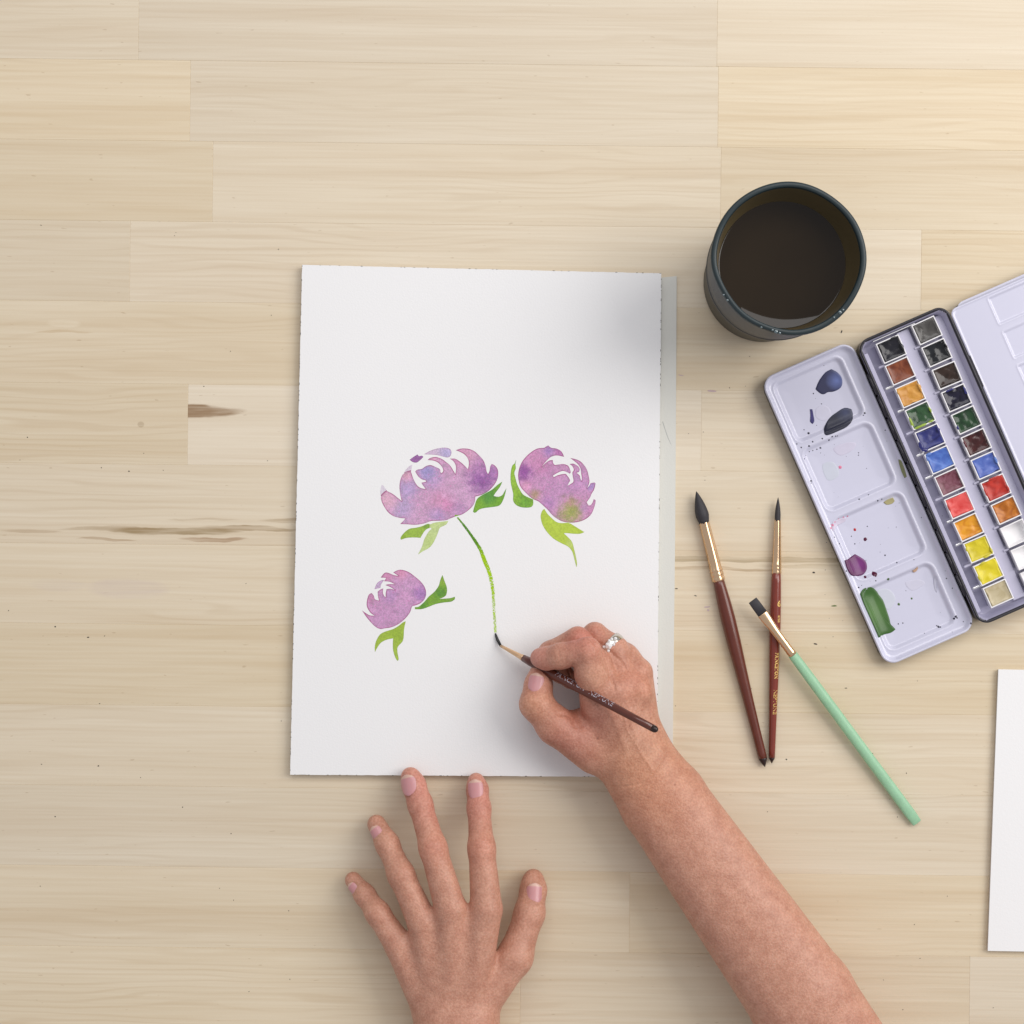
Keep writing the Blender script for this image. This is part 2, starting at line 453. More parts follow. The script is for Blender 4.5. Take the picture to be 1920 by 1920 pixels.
leaf1c = z1([(832,1160),(900,1135),(1070,1115),(1040,1165),(960,1205),(930,1280),(880,1390),(820,1470),(730,1520),(665,1565),(700,1500),(730,1430),(750,1360),(800,1270),(850,1215),(832,1205)])
bloom2 = z2([(870,270),(850,225),(820,185),(760,155),(690,145),(650,112),(615,130),(590,145),(500,155),(420,200),(340,270),(280,350),(245,440),(232,540),(245,620),(270,690),(330,760),(400,825),(450,860),(510,885),(570,935),(640,1000),(700,1070),(770,1125),(850,1165),(960,1182),(1080,1168),(1170,1130),(1240,1070),(1275,1000),(1300,920),(1305,870),(1280,855),(1265,900),(1240,935),(1210,945),(1180,900),(1205,865),(1230,830),(1250,780),(1285,720),(1305,640),(1290,625),(1240,635),(1225,660),(1190,705),(1220,620),(1210,540),(1190,460),(1150,390),(1090,330),(1020,300),(955,287),(1000,320),(1060,370),(1095,430),(1105,490),(1115,560),(1115,605),(1095,570),(1085,530),(1040,490),(1075,480),(1085,440),(1060,400),(1000,365),(945,370),(985,400),(1005,450),(985,485),(990,540),(1000,610),(970,640),(915,670),(940,620),(952,600),(935,560),(905,522),(890,507),(830,512),(770,530),(725,552),(715,530),(780,490),(850,465),(900,478),(950,503),(960,480),(945,430),(920,390),(860,370),(800,375),(740,385),(715,350),(715,315),(670,320),(620,350),(555,410),(600,355),(650,300),(700,265),(770,250)])
leaf2a = z2([(205,305),(195,370),(200,430),(180,490),(195,560),(220,650),(260,730),(300,790),(360,825),(440,860),(440,930),(400,970),(290,970),(210,940),(165,880),(165,790),(150,720),(130,620),(128,520),(140,430),(160,380),(182,365)])
leaf2b = z2([(595,990),(640,1060),(700,1120),(760,1170),(830,1188),(930,1185),(1000,1220),(1080,1270),(1150,1312),(1090,1335),(1000,1335),(900,1325),(865,1330),(920,1380),(980,1450),(1005,1540),(1030,1640),(1048,1740),(1042,1800),(1025,1740),(1000,1640),(975,1570),(920,1510),(820,1460),(720,1400),(640,1320),(580,1230),(552,1150),(545,1080),(565,1020)])
bloom3 = z3([(495,150),(540,125),(600,118),(680,145),(750,195),(820,255),(870,320),(890,400),(870,470),(820,520),(750,548),(720,560),(700,620),(650,690),(570,760),(480,805),(390,820),(340,828),(280,800),(215,735),(160,665),(120,605),(170,640),(215,665),(272,668),(220,630),(180,560),(180,490),(200,420),(235,395),(262,430),(275,470),(325,488),(312,430),(308,380),(340,355),(375,340),(370,390),(385,430),(405,448),(405,400),(415,350),(460,345),(515,360),(460,325),(400,300),(440,290),(515,290),(450,260),(385,255),(412,215),(345,210),(380,165),(410,150),(450,160),(500,180),(560,192),(530,172)])
b3_side = z3([(270,350),(300,280),(350,245),(385,240),(350,290),(340,335),(310,340)])
leaf3a = z3([(755,590),(755,565),(800,560),(870,500),(920,440),(990,380),(1040,310),(1060,240),(1085,180),(1110,250),(1140,340),(1130,420),(1090,450),(1045,468),(1130,462),(1190,455),(1235,440),(1235,470),(1190,500),(1100,510),(1000,530),(900,570),(830,590)])
leaf3b = z3([(645,735),(625,830),(620,920),(605,980),(550,1040),(545,1100),(560,1190),(545,1210),(520,1170),(495,1090),(490,1000),(495,940),(420,955),(350,990),(310,1040),(275,1105),(275,1030),(295,960),(340,890),(410,855),(490,830),(560,790),(610,750)])

IX0, IY0, IX1, IY1, ISC = 668, 822, 1136, 1262, 3
IW, IH = (IX1 - IX0) * ISC, (IY1 - IY0) * ISC
IMG = np.ones((IH, IW, 3), np.float32) * 0.9
nrng = np.random.default_rng(4)
def blur(a, n):
    for _ in range(n):
        a = (a + np.roll(a, 1, 0) + np.roll(a, -1, 0) + np.roll(a, 1, 1) + np.roll(a, -1, 1)) / 5
    return a
GR1 = blur(nrng.normal(size=(IH, IW)).astype(np.float32), 3); GR1 /= GR1.std()
GR2 = blur(nrng.normal(size=(IH, IW)).astype(np.float32), 14); GR2 /= GR2.std()
def up(a, f):
    return np.kron(a, np.ones((f, f), np.float32))[:IH, :IW]
GR3 = blur(up(nrng.normal(size=(IH // 24 + 1, IW // 24 + 1)).astype(np.float32), 24), 60); GR3 /= GR3.std()
def wash(pts_px, base, spots, edge=(146, 58, 108), ew=1.4, gran=0.07, estr=0.82, dots=0.8):
    pts = np.array(catmull(pts_px, 2)); pp = (pts - [IX0, IY0]) * ISC
    x0, y0 = np.maximum(np.floor(pp.min(0)).astype(int) - 8, 0); x1, y1 = np.ceil(pp.max(0)).astype(int) + 8
    x1 = min(x1, IW); y1 = min(y1, IH)
    gx, gy = np.meshgrid(np.arange(x0, x1) + 0.5, np.arange(y0, y1) + 0.5)
    gx = gx.astype(np.float32); gy = gy.astype(np.float32)
    d2 = np.full(gx.shape, 1e9, np.float32); ins = np.zeros(gx.shape, bool)
    for i in range(len(pp)):
        ax, ay = pp[i - 1]; bx, by = pp[i]
        ex, ey = bx - ax, by - ay; l2 = ex * ex + ey * ey + 1e-9
        t = np.clip(((gx - ax) * ex + (gy - ay) * ey) / l2, 0, 1)
        d2 = np.minimum(d2, (gx - ax - t * ex) ** 2 + (gy - ay - t * ey) ** 2)
        if ay != by:
            ins ^= ((gy < max(ay, by)) & (gy >= min(ay, by)) & (gx < ax + (gy - ay) / ey * ex))
    d = np.sqrt(d2) / ISC
    col = np.ones((*gx.shape, 3), np.float32) * np.array(base, np.float32)
    X = gx / ISC + IX0; Y = gy / ISC + IY0
    sl = (slice(y0, y1), slice(x0, x1))
    g1, g2, g3 = GR1[sl], GR2[sl], GR3[sl]
    for (sx, sy, r, c, a) in spots:
        dd = np.sqrt((X - sx) ** 2 + (Y - sy) ** 2) / r + 0.09 * g3 + 0.06 * g2
        k = a / (1 + np.exp((dd - 0.80) * 4.6))
        col += (np.array(c, np.float32) - col) * k[..., None]
    col *= (1 + gran * (0.35 * g1 + 0.85 * g2 + 0.35 * g3))[..., None]
    dk = np.clip(g2 - 1.2, 0, 1.2) * dots
    col += (np.array(edge, np.float32) - col) * (dk * 0.45)[..., None]
    lt = np.clip(-g2 - 1.2, 0, 1.0) * dots
    col += (np.array((240, 235, 238), np.float32) - col) * (lt * 0.30)[..., None]
    k = np.exp(-(d / ew) ** 2) * estr * np.clip(0.75 + 0.35 * g3, 0.2, 1.15)
    k = np.where(ins, k, estr)
    col += (np.array(edge, np.float32) - col) * k[..., None]
    msk = ins | (d < 1.6)
    col = col + (248 - col) * 0.09
    gy_ = col.mean(-1, keepdims=True); col = gy_ + (col - gy_) * 0.93
    IMG[sl][msk] = np.clip(col[msk] / 255, 0, 1)
Z1 = lambda x, y: (690 + x / 7.111, 820 + y / 7.111)
Z2 = lambda x, y: (940 + x / 7.385, 820 + y / 7.385)
Z3 = lambda x, y: (660 + x / 6.4, 1050 + y / 6.4)
def sp_(f, lst): return [(*f(x, y), r, c, a) for x, y, r, c, a in lst]
wash(b1_tip, (216, 206, 220), [], (200, 185, 205), 0.8, 0.02, 0.3, 0)
wash(b1_tip2, (214, 198, 216), [], (200, 180, 205), 0.8, 0.02, 0.2, 0)
wash(b1_dark, (150, 92, 158), [], (110, 50, 110), 0.8)
wash(b1_top, (205, 180, 208), sp_(Z1, [(1060, 205, 14, (165, 158, 210), .8)]), (150, 90, 140), 0.7)
wash(bloom1, (198, 148, 186), sp_(Z1, [(1300, 700, 40, (203, 158, 196), .7), (1520, 570, 27, (138, 78, 152), .95), (1680, 470, 14, (155, 100, 168), .8), (1500, 380, 18, (170, 112, 172), .6),
      (1300, 200, 22, (214, 150, 182), .8), (790, 460, 18, (146, 142, 204), .95), (860, 560, 20, (172, 146, 200), .6), (520, 690, 22, (170, 150, 202), .85), (470, 960, 22, (174, 158, 206), .8), (260, 830, 22, (219, 168, 190), .9),
      (520, 510, 12, (222, 160, 186), .9), (960, 850, 20, (208, 138, 178), .75), (1060, 910, 14, (206, 124, 172), .7), (700, 1090, 30, (206, 158, 198), .7), (930, 1050, 16, (168, 138, 196), .7), (1180, 320, 12, (206, 134, 176), .7), (870, 290, 12, (216, 150, 180), .8), (1220, 980, 18, (180, 132, 186), .6)]))
wash(bloom2, (196, 138, 182), sp_(Z2, [(320, 480, 17, (134, 66, 146), .95), (470, 300, 20, (206, 134, 180), .8), (660, 190, 12, (150, 112, 182), .85), (800, 200, 10, (178, 96, 168), .7), (340, 690, 12, (218, 148, 186), .9), (640, 500, 24, (186, 128, 176), .6), (560, 430, 14, (196, 120, 168), .6),
      (800, 800, 34, (190, 138, 190), .5), (1050, 600, 22, (184, 134, 190), .6), (1250, 690, 9, (160, 130, 196), .9), (650, 920, 14, (170, 118, 182), .7), (470, 800, 10, (164, 142, 92), .75), (960, 1040, 23, (150, 160, 72), .97), (1230, 1010, 9, (206, 132, 186), .7), (1140, 980, 10, (176, 132, 184), .6), (950, 900, 10, (184, 144, 120), .5)]))
wash(b3_side, (188, 160, 196), [], (160, 110, 160), 0.7)
wash(bloom3, (195, 141, 185), sp_(Z3, [(830, 400, 17, (164, 114, 182), .9), (620, 280, 22, (200, 148, 194), .7), (590, 150, 14, (218, 140, 176), .85), (420, 190, 12, (208, 132, 172), .8), (220, 440, 12, (200, 128, 170), .7), (450, 430, 15, (172, 130, 188), .6), (350, 700, 25, (192, 138, 186), .6), (160, 650, 10, (206, 132, 176), .8), (620, 620, 18, (188, 140, 186), .5)]))
GE = (84, 122, 28)
wash(leaf1a, (108, 164, 46), sp_(Z1, [(1600, 790, 17, (74, 142, 54), .9), (1480, 900, 12, (122, 176, 44), .7), (1780, 850, 10, (104, 164, 36), .7)]), (62, 118, 34), 0.8, 0.05, 0.45, 0.3)
wash(leaf1b, (146, 182, 60), sp_(Z1, [(800, 1190, 8, (112, 160, 52), .8), (470, 1320, 8, (132, 170, 40), .8)]), (112, 142, 34), 0.8, 0.05, 0.45, 0.3)
wash(leaf1c, (190, 210, 134), sp_(Z1, [(830, 1400, 14, (180, 204, 112), .6)]), (152, 172, 92), 0.8, 0.03, 0.4, 0.1)
wash(leaf2a, (136, 182, 48), sp_(Z2, [(330, 900, 16, (94, 154, 46), .9), (160, 600, 10, (142, 188, 56), .7), (200, 330, 5, (90, 140, 50), .8)]), (78, 130, 34), 0.8, 0.06, 0.45, 0.4)
wash(leaf2b, (176, 202, 58), sp_(Z2, [(960, 1480, 10, (190, 210, 110), .8), (1030, 1690, 16, (180, 200, 110), .8)]), (128, 158, 40), 0.8, 0.03, 0.45, 0.1)
wash(leaf3a, (112, 160, 42), sp_(Z3, [(1060, 400, 12, (78, 136, 44), .9), (860, 540, 10, (80, 142, 44), .8), (1085, 260, 8, (146, 184, 54), .8), (1180, 475, 8, (116, 160, 60), .7)]), (70, 116, 30), 0.8, 0.06, 0.45, 0.4)
wash(leaf3b, (154, 184, 54), sp_(Z3, [(520, 890, 13, (138, 172, 44), .7), (530, 1120, 8, (160, 190, 70), .6)]), (112, 142, 34), 0.8, 0.04, 0.45, 0.2)
# the stem is one dry stroke
stem = [(857.5, 970), (873, 989), (890, 1013), (901, 1031), (909, 1052), (918, 1075), (924, 1105), (926, 1136), (928, 1167), (929, 1186)]
stem_s = np.array(catmull(stem, 24, closed=False))
stem_w = np.interp(np.linspace(0, 1, len(stem_s)), [0, 0.1, 0.3, 0.45, 0.6, 0.8, 1.0], [2.4, 4.2, 6.2, 7.4, 6.6, 5.4, 4.4])
for k in range(len(stem_s)):
    x, y = stem_s[k]; t = k / len(stem_s)
    c = np.array([np.interp(t, [0, .12, .28, .42, 1], [128, 88, 96, 158, 168]), np.interp(t, [0, .12, .28, .42, 1], [168, 138, 144, 196, 204]), np.interp(t, [0, .12, .28, .42, 1], [54, 52, 40, 34, 44])]) / 255
    ix, iy = int((x - IX0) * ISC), int((y - IY0) * ISC)
    r = 14
    IMG[iy - r:iy + r, ix - r:ix + r] = c * (1 + 0.05 * GR1[iy - r:iy + r, ix - r:ix + r, None])
img = bpy.data.images.new('watercolor_wash', IW, IH)
buf = np.ones((IH, IW, 4), np.float32); buf[..., :3] = IMG[::-1]
img.pixels.foreach_set(buf.ravel()); img.update(); img.pack()
paint = bpy.data.materials.new('watercolor_film'); paint.use_nodes = True
nt = paint.node_tree; b = nt.nodes['Principled BSDF']; b.inputs['Roughness'].default_value = 0.8; b.inputs['Specular IOR Level'].default_value = 0.2
ti = nt.nodes.new('ShaderNodeTexImage'); ti.image = img; nt.links.new(ti.outputs[0], b.inputs['Base Color'])
def uvp(x, y): return ((x - IX0) / (IX1 - IX0), 1 - (y - IY0) / (IY1 - IY0))
ZF = ZP + 0.00006
def flower(label, petals, leaves):
    o = None
    for i, p in enumerate(petals):
        q = flat_poly('painted_flower' if i == 0 else 'petal', p, ZF, paint, block if i == 0 else o, uvp)
        if i == 0: o = q; o['label'] = label
    for p in leaves:
        flat_poly('leaf', p, ZF, paint, o, uvp)
    return o
flower('large mauve peony, upper left of the painting', [bloom1, b1_dark, b1_top, b1_tip, b1_tip2], [leaf1a, leaf1b, leaf1c])
flower('purple peony with a green blush, upper right of the painting', [bloom2], [leaf2a, leaf2b])
flower('smallest mauve peony bud at the left', [bloom3, b3_side], [leaf3a, leaf3b])
# stem ribbon with the gaps of a dry brush
tan = np.gradient(stem_s, axis=0); tan /= np.linalg.norm(tan, axis=1)[:, None]; nor = np.stack([-tan[:, 1], tan[:, 0]], 1)
NA = 7; vs = []; fs = []; rq = random.Random(8)
jit = [[rq.uniform(-0.35, 0.35) for _ in range(NA + 1)] for _ in stem_s]
for k, (p, n_, w_) in enumerate(zip(stem_s, nor, stem_w)):
    for a in range(NA + 1):
        u = a / NA - 0.5
        e = jit[k][a] * (1 if a in (0, NA) else 0.4)
        vs.append((p[0] + n_[0] * (u * w_ + e), p[1] + n_[1] * (u * w_ + e)))
for k in range(len(stem_s) - 1):
    t = k / len(stem_s)
    for a in range(NA):
        prob = np.interp(t, [0, 0.45, 0.6, 0.8, 1], [0, 0.03, 0.16, 0.38, 0.5]) * (1.3 if a in (0, 1, NA - 1) else 0.8)
        if rq.random() < prob: continue
        i = k * (NA + 1) + a
        fs.append((i, i + 1, i + NA + 2, i + NA + 1))
st_o = mesh('painted_stem', np.array([tuple(P(x, y, ZF)) for x, y in vs]), fs, paint, block, smooth=False)
bm = bmesh.new(); bm.from_mesh(st_o.data)
for f in bm.faces:
    if f.normal.z < 0: f.normal_flip()
bm.to_mesh(st_o.data); bm.free()
uv = st_o.data.uv_layers.new(name='UVMap'); vi = np.zeros(len(st_o.data.loops), dtype=np.int32); st_o.data.loops.foreach_get('vertex_index', vi)
uv.data.foreach_set('uv', np.array([uvp(*p) for p in vs], dtype=np.float32)[vi].ravel())

# ------------------------------------------------------------------ water cup
CUP_SLEEVE = mat('grey_rubber_sleeve', (66, 67, 67), 0.5, noise=(60, 0.10), bump=(900, 0.08, 0.0004))
CUP_BODY = mat('dark_rubber', (62, 58, 48), 0.5, noise=(60, 0.10), bump=(900, 0.08, 0.0004))
CUP_RIM = mat('teal_black_rubber', (30, 45, 49), 0.45, noise=(90, 0.12))
CUP_IN = mat('brown_black_inside', (92, 80, 54), 0.4, noise=(40, 0.15))
WATER = mat('murky_water', (38, 29, 17), 0.03, spec=0.35, noise=(14, 0.45))
cb = P(1430, 530, 0)
cup = empty('water_cup', (cb.x, cb.y, 0.0003), 'dark rubber cup with a wavy pouring rim beside the paint tin', 'cup')
NS = 144
LIPA = [-14, 0, 12, 29, 55, 80, 110, 140, 165, 181, 192, 202, 216, 229, 242, 254, 266, 277, 291, 313, 331, 346, 360, 374]
LIPR = [1.0, 2.6, 1.4, 2.6, 0.5, 2.0, 0.5, 2.2, 0.6, 1.8, -1.6, -4.6, -5.2, -3.2, -4.4, -5.0, -2.5, -0.2, 1.2, 1.8, -0.4, 1.0, 2.6, 1.4]
def lipf(d):
    return sum(float(np.interp((d + q_) % 360, LIPA, LIPR)) * w_ for q_, w_ in zip(range(-15, 16, 3), (.2, .4, .65, .85, .96, 1, .96, .85, .65, .4, .2))) / 7.12
def ring(r, z, wav=0.0, lip=0.0):
    out = []
    for j in range(NS):
        t = 2 * math.pi * j / NS
        k = lip / 0.0015 * lipf(math.degrees(t)) * 0.00036
        k4 = 0
        zz = z + wav * math.cos(3 * (t - math.radians(-8)))
        out.append((cb.x + (r + k + k4) * math.cos(t), cb.y + (r + k + k4) * math.sin(t), zz))
    return out
def rev(name, rings, m, parent, fmat=None):
    vs = [p for r in rings for p in r]; fs = []
    for i in range(len(rings) - 1):
        for j in range(NS):
            k = (j + 1) % NS
            fs.append((i * NS + j, i * NS + k, (i + 1) * NS + k, (i + 1) * NS + j))
    return mesh(name, np.array(vs), fs, m, parent, True)
rev('body', [ring(0.0001, 0.0004), ring(0.0430, 0.0004), ring(0.0446, 0.002), ring(0.0452, 0.02), ring(0.0460, 0.0545), ring(0.0463, 0.0562)], CUP_BODY, cup)
rev('sleeve', [ring(0.0463, 0.0562), ring(0.0480, 0.0562), ring(0.0493, 0.0568), ring(0.0499, 0.0578), ring(0.0498, 0.0588), ring(0.0493, 0.0594), ring(0.0494, 0.0590), ring(0.0500, 0.075), ring(0.0506, 0.092, 0, 0.0003), ring(0.0508, 0.1015, 0.0008, 0.0008)], CUP_SLEEVE, cup)
rev('rim', [ring(0.0508, 0.1015, 0.0008, 0.0008), ring(0.05175, 0.1022, 0.0008, 0.0011), ring(0.0523, 0.1040, 0.0012, 0.0014), ring(0.0523, 0.1065, 0.0016, 0.0015), ring(0.0519, 0.1077, 0.0016, 0.0015), ring(0.0505, 0.1083, 0.0016, 0.0015), ring(0.0490, 0.1081, 0.0016, 0.0014), ring(0.0484, 0.1074, 0.0016, 0.0013), ring(0.0482, 0.1055, 0.0012, 0.0012)], CUP_RIM, cup)
rev('inner_wall', [ring(0.0482, 0.1055, 0.0012, 0.0012), ring(0.0478, 0.098, 0, 0.0006), ring(0.0468, 0.090, 0, 0.0001), ring(0.0452, 0.0845), ring(0.0446, 0.083), ring(0.0438, 0.079), ring(0.042, 0.03), ring(0.040, 0.006), ring(0.0001, 0.006)], CUP_IN, cup)
wt = rev('rinse_water', [ring(0.0447, 0.0823), ring(0.0443, 0.0818), ring(0.0434, 0.0815), ring(0.02, 0.0815), ring(0.0001, 0.0815)], WATER, None)
tag(wt, 'murky dark brown rinse water filling the rubber cup', 'water')
DROP = mat('water_drop', (70, 90, 96), 0.03, spec=1.0, coat=1.0)
rd = random.Random(2)
def drop(name, c, r, parent, m=DROP, flat=0.5):
    vs = []; fs = []; n = 12; k = 4
    for i in range(k):
        a = i / k * math.pi / 2
        for j in range(n):
            t = 2 * math.pi * j / n
            vs.append((c[0] + r * math.cos(a) * math.cos(t), c[1] + r * math.cos(a) * math.sin(t), c[2] + r * flat * math.sin(a)))
    vs.append((c[0], c[1], c[2] + r * flat))
    for i in range(k - 1):
        for j in range(n):
            q = (j + 1) % n; fs.append((i * n + j, i * n + q, (i + 1) * n + q, (i + 1) * n + j))
    for j in range(n): fs.append(((k - 1) * n + j, (k - 1) * n + (j + 1) % n, k * n))
    return mesh(name, np.array(vs), fs, m, parent, True)
for (ang, r, off) in ((-100, .0014, 0), (-97, .0009, .0005), (-103, .0008, -.0006), (-46, .0013, 0), (-43, .0008, .0004), (-52, .0008, 0), (-146, .0008, 0), (-151, .0007, 0.0003), (-22, .0008, 0), (-112, .0007, 0)):
    t = math.radians(ang); R = 0.0503 + off
    drop('droplet', (cb.x + R * math.cos(t), cb.y + R * math.sin(t), 0.1085 + 0.0012 * math.cos(3 * t)), r, cup)

# ------------------------------------------------------------------ paint tin
A = math.radians(23.7)
O0 = P(1625, 700, 0.010)
KT = PX * (H - 0.010) / H
DU = Vector((math.cos(A), math.sin(A), 0)); DV = Vector((math.sin(A), -math.cos(A), 0))
def T(u, v, zmm):
    p = O0 + DU * (u * KT) + DV * (v * KT)
    return Vector((p.x, p.y, zmm / 1000))
ENAMEL = mat('lavender_white_enamel', (206, 206, 224), 0.22, spec=0.5, noise=(30, 0.012), coat=0.25)
ENAMEL2 = mat('lavender_grey_enamel', (172, 170, 192), 0.28, noise=(40, 0.03))
BLACK = mat('black_painted_tin', (34, 32, 40), 0.3)
def sd_rr(u, v, u0, u1, v0, v1, r):
    cu, cv, hu, hv = (u0 + u1) / 2, (v0 + v1) / 2, (u1 - u0) / 2 - r, (v1 - v0) / 2 - r
    qx = np.abs(u - cu) - hu; qy = np.abs(v - cv) - hv
    return np.hypot(np.maximum(qx, 0), np.maximum(qy, 0)) + np.minimum(np.maximum(qx, qy), 0) - r
def sstep(x, a, b_):
    t = np.clip((x - a) / (b_ - a), 0, 1); return t * t * (3 - 2 * t)
def tray(name, u0, u1, v0, v1, r, hfun, zbot, mats, matf, parent, step=2.0, wall_m=1, slope=1.5):
    nu, nv = int((u1 - u0) / step) + 1, int((v1 - v0) / step) + 1
    # extra rows close to the rim
    def lin_(a, b_, n):
        e = np.array([0, 0.8, 1.8, 3, 4.5, 6, 8])
        mid = np.linspace(a + 10, b_ - 10, n)
        return np.concatenate([a + e, mid, b_ - e[::-1]])
    us, vs = lin_(u0, u1, nu), lin_(v0, v1, nv)
    U, V = np.meshgrid(us, vs)
    for _ in range(3):
        d = sd_rr(U, V, u0, u1, v0, v1, r); eps = 0.05
        gx = (sd_rr(U + eps, V, u0, u1, v0, v1, r) - d) / eps; gy = (sd_rr(U, V + eps, u0, u1, v0, v1, r) - d) / eps
        k = np.maximum(d, 0); U = U - gx * k; V = V - gy * k
    e = -sd_rr(U, V, u0, u1, v0, v1, r)
    Z = hfun(U, V, e)
    ny, nx = U.shape
    idx = np.arange(nx * ny).reshape(ny, nx)
    q = np.stack([idx[:-1, :-1], idx[1:, :-1], idx[1:, 1:], idx[:-1, 1:]], -1).reshape(-1, 4)
    pts = np.array([tuple(T(a, b_, z)) for a, b_, z in zip(U.ravel(), V.ravel(), Z.ravel())])
    p = pts[q]; ar = 0.5 * np.abs((p[:, 2, 0] - p[:, 0, 0]) * (p[:, 3, 1] - p[:, 1, 1]) - (p[:, 3, 0] - p[:, 1, 0]) * (p[:, 2, 1] - p[:, 0, 1]))
    q = q[ar > 1e-11]
    cen_u = U.ravel()[q].mean(1); cen_v = V.ravel()[q].mean(1); cen_e = e.ravel()[q].mean(1)
    fm = matf(cen_u, cen_v, cen_e)
    o = mesh(name, pts, q, mats, parent, True, fmat=fm)
    # outer wall
    nb = 160; loop = []
    for i in range(nb):
        t = 2 * math.pi * i / nb
        c, s = math.cos(t), math.sin(t)
        sx, sy = (u1 - u0) / 2 - r, (v1 - v0) / 2 - r
        # march from the centre to the outline
        cu, cv = (u0 + u1) / 2, (v0 + v1) / 2
        lo, hi = 0, 1000
        ang = math.atan2(s * (v1 - v0), c * (u1 - u0)); c2, s2 = math.cos(ang), math.sin(ang)
        for _ in range(30):
            m_ = (lo + hi) / 2
            if sd_rr(np.array(cu + c2 * m_), np.array(cv + s2 * m_), u0, u1, v0, v1, r) < 0: lo = m_
            else: hi = m_
        loop.append((cu + c2 * lo, cv + s2 * lo))
    zt = float(hfun(np.array([loop[0][0]]), np.array([loop[0][1]]), np.array([0.0]))[0])
    wv, wf = [], []
    for (a, b_) in loop:
        n_ = np.array([a - (u0 + u1) / 2, b_ - (v0 + v1) / 2])
        wv.append(T(a, b_, zt)); 
    for (a, b_) in loop: wv.append(T(a, b_, zt - 1.2))
    for (a, b_) in loop:
        cu, cv = (u0 + u1) / 2, (v0 + v1) / 2
        wv.append(T(a - math.copysign(slope, a - cu), b_ - math.copysign(slope, b_ - cv), zbot))
    for k in range(2):
        for i in range(nb):
            j = (i + 1) % nb
            wf.append((k * nb + i, k * nb + j, (k + 1) * nb + j, (k + 1) * nb + i))
    wf.append(tuple(2 * nb + i for i in range(nb)))
    wo = mesh('outer_wall', np.array([tuple(x) for x in wv]), wf, [mats[0], BLACK], o, True, fmat=[0] * nb + [1] * nb + [1])
    bm = bmesh.new(); bm.from_mesh(wo.data); bmesh.ops.recalc_face_normals(bm, faces=list(bm.faces)); bm.to_mesh(wo.data); bm.free()
    return o

tin = empty('paint_tin', T(90, 230, 0.3), 'open black metal watercolour tin with lavender-white mixing lids folded out', 'paint box')
WELLS = [(-171, -31, -52, 70, 15), (-171, -29, 83, 212, 17), (-171, -29, 226, 354, 17), (-171, -30, 370, 498, 18)]
def lid_h(u, v, e):
    z = 10.2 + 0.8 * sstep(e, 0, 1.6) - 3.6 * sstep(e, 2.6, 9.5)
    z = z - 0.5 * sstep(e, 10, 13)
    for (a, b_, c, d, r) in WELLS:
        s = sd_rr(u, v, a, b_, c, d, r)
        z = z + 0.35 * np.exp(-((s - 1.2) / 1.6) ** 2) - 2.6 * sstep(-s, -0.5, 8) - 0.4 * sstep(-s, 8, 30)
    return z
lid = tray('mixing_lid', -188, -2.6, -69, 519, 26, lid_h, 0.4, [ENAMEL, BLACK], lambda u, v, e: np.zeros(len(u), int), tin, step=1.8)
def lid_z(u, v):
    e = -sd_rr(np.array([u]), np.array([v]), -188, -2.6, -69, 519, 26)
    return float(lid_h(np.array([float(u)]), np.array([float(v)]), e)[0])
def base_h(u, v, e):
    z = 15.6 + 0.6 * sstep(e, 0, 1.5) - 1.2 * sstep(e, 4, 5.5) - 11.2 * sstep(e, 6.0, 13)
    return z
tray('base_tray', 0.2, 183.5, -60, 518, 24, base_h, 0.4, [ENAMEL2, BLACK], lambda u, v, e: (e < 5.4).astype(int), tin, step=3)
SMALL = [(262, 352, -38 + 69 * k, 17 + 69 * k, 2.5) for k in range(8)]
def lid2_h(u, v, e):
    z = 12.0 + 0.5 * sstep(e, 0.3, 1.6) - 0.6 * sstep(e, 2.5, 5)
    for (a, b_, c, d, r) in SMALL:
        s = sd_rr(u, v, a, b_, c, d, r)
        z = z + 0.45 * np.exp(-(s / 1.2) ** 2) - 1.0 * sstep(-s, 0, 4)
    return z
tray('folding_palette', 187.5, 366, -46, 510, 14, lid2_h, 9.6, [ENAMEL, BLACK], lambda u, v, e: np.zeros(len(u), int), tin, step=2.2)
def lid3_h(u, v, e): return 8.4 + 0.5 * sstep(e, 0.3, 2)
tray('outer_lid', 203, 386, -52, 516, 18, lid3_h, 0.4, [ENAMEL, BLACK], lambda u, v, e: np.zeros(len(u), int), tin, step=6)
def tbox(name, u0, u1, v0, v1, z0, z1, m, parent, bevel=0.0003):
    bm = bmesh.new()
    c = [(u0, v1), (u1, v1), (u1, v0), (u0, v0)]
    box_bm(bm, [T(a, b_, z0) for a, b_ in c], [T(a, b_, z1) for a, b_ in c])
    return bm_obj(name, bm, m, parent, bevel, smooth=False)
RACK = mat('rack_enamel', (190, 188, 208), 0.3, noise=(40, 0.02))
tbox('rack_strip', 82, 106, -46, 502, 4.6, 8.6, RACK, tin, 0.0006)
tbox('rack_strip', 158, 174, -46, 502, 4.6, 8.0, RACK, tin, 0.0006)
tbox('rack_strip', 10, 18, -34, 496, 4.6, 8.8, RACK, tin, 0.0006)
TINMETAL = mat('bare_tin_edge', (226, 226, 228), 0.25, metal=0.6)
tbox('rack_edge', 33, 118, -50.5, -48.5, 4.6, 13.0, TINMETAL, tin, 0.0002)
tbox('rack_edge', 128, 160, 499.5, 501.5, 4.6, 13.0, TINMETAL, tin, 0.0002)
for k in range(11):
    v = -2 + 45.4 * k + rd.uniform(-2, 2)
    u0 = 22 + rd.uniform(-2, 3)
    tbox('clip', u0, 37, v - 2.2, v + 2.2, 8.5, 10.2, TINMETAL if k % 3 else RACK, tin, 0.0005)
for k in range(10):
    v = -6 + 46.1 * k
    tbox('clip', 101, 112, v - 2, v + 2, 8.6, 9.8, RACK, tin, 0.0005)
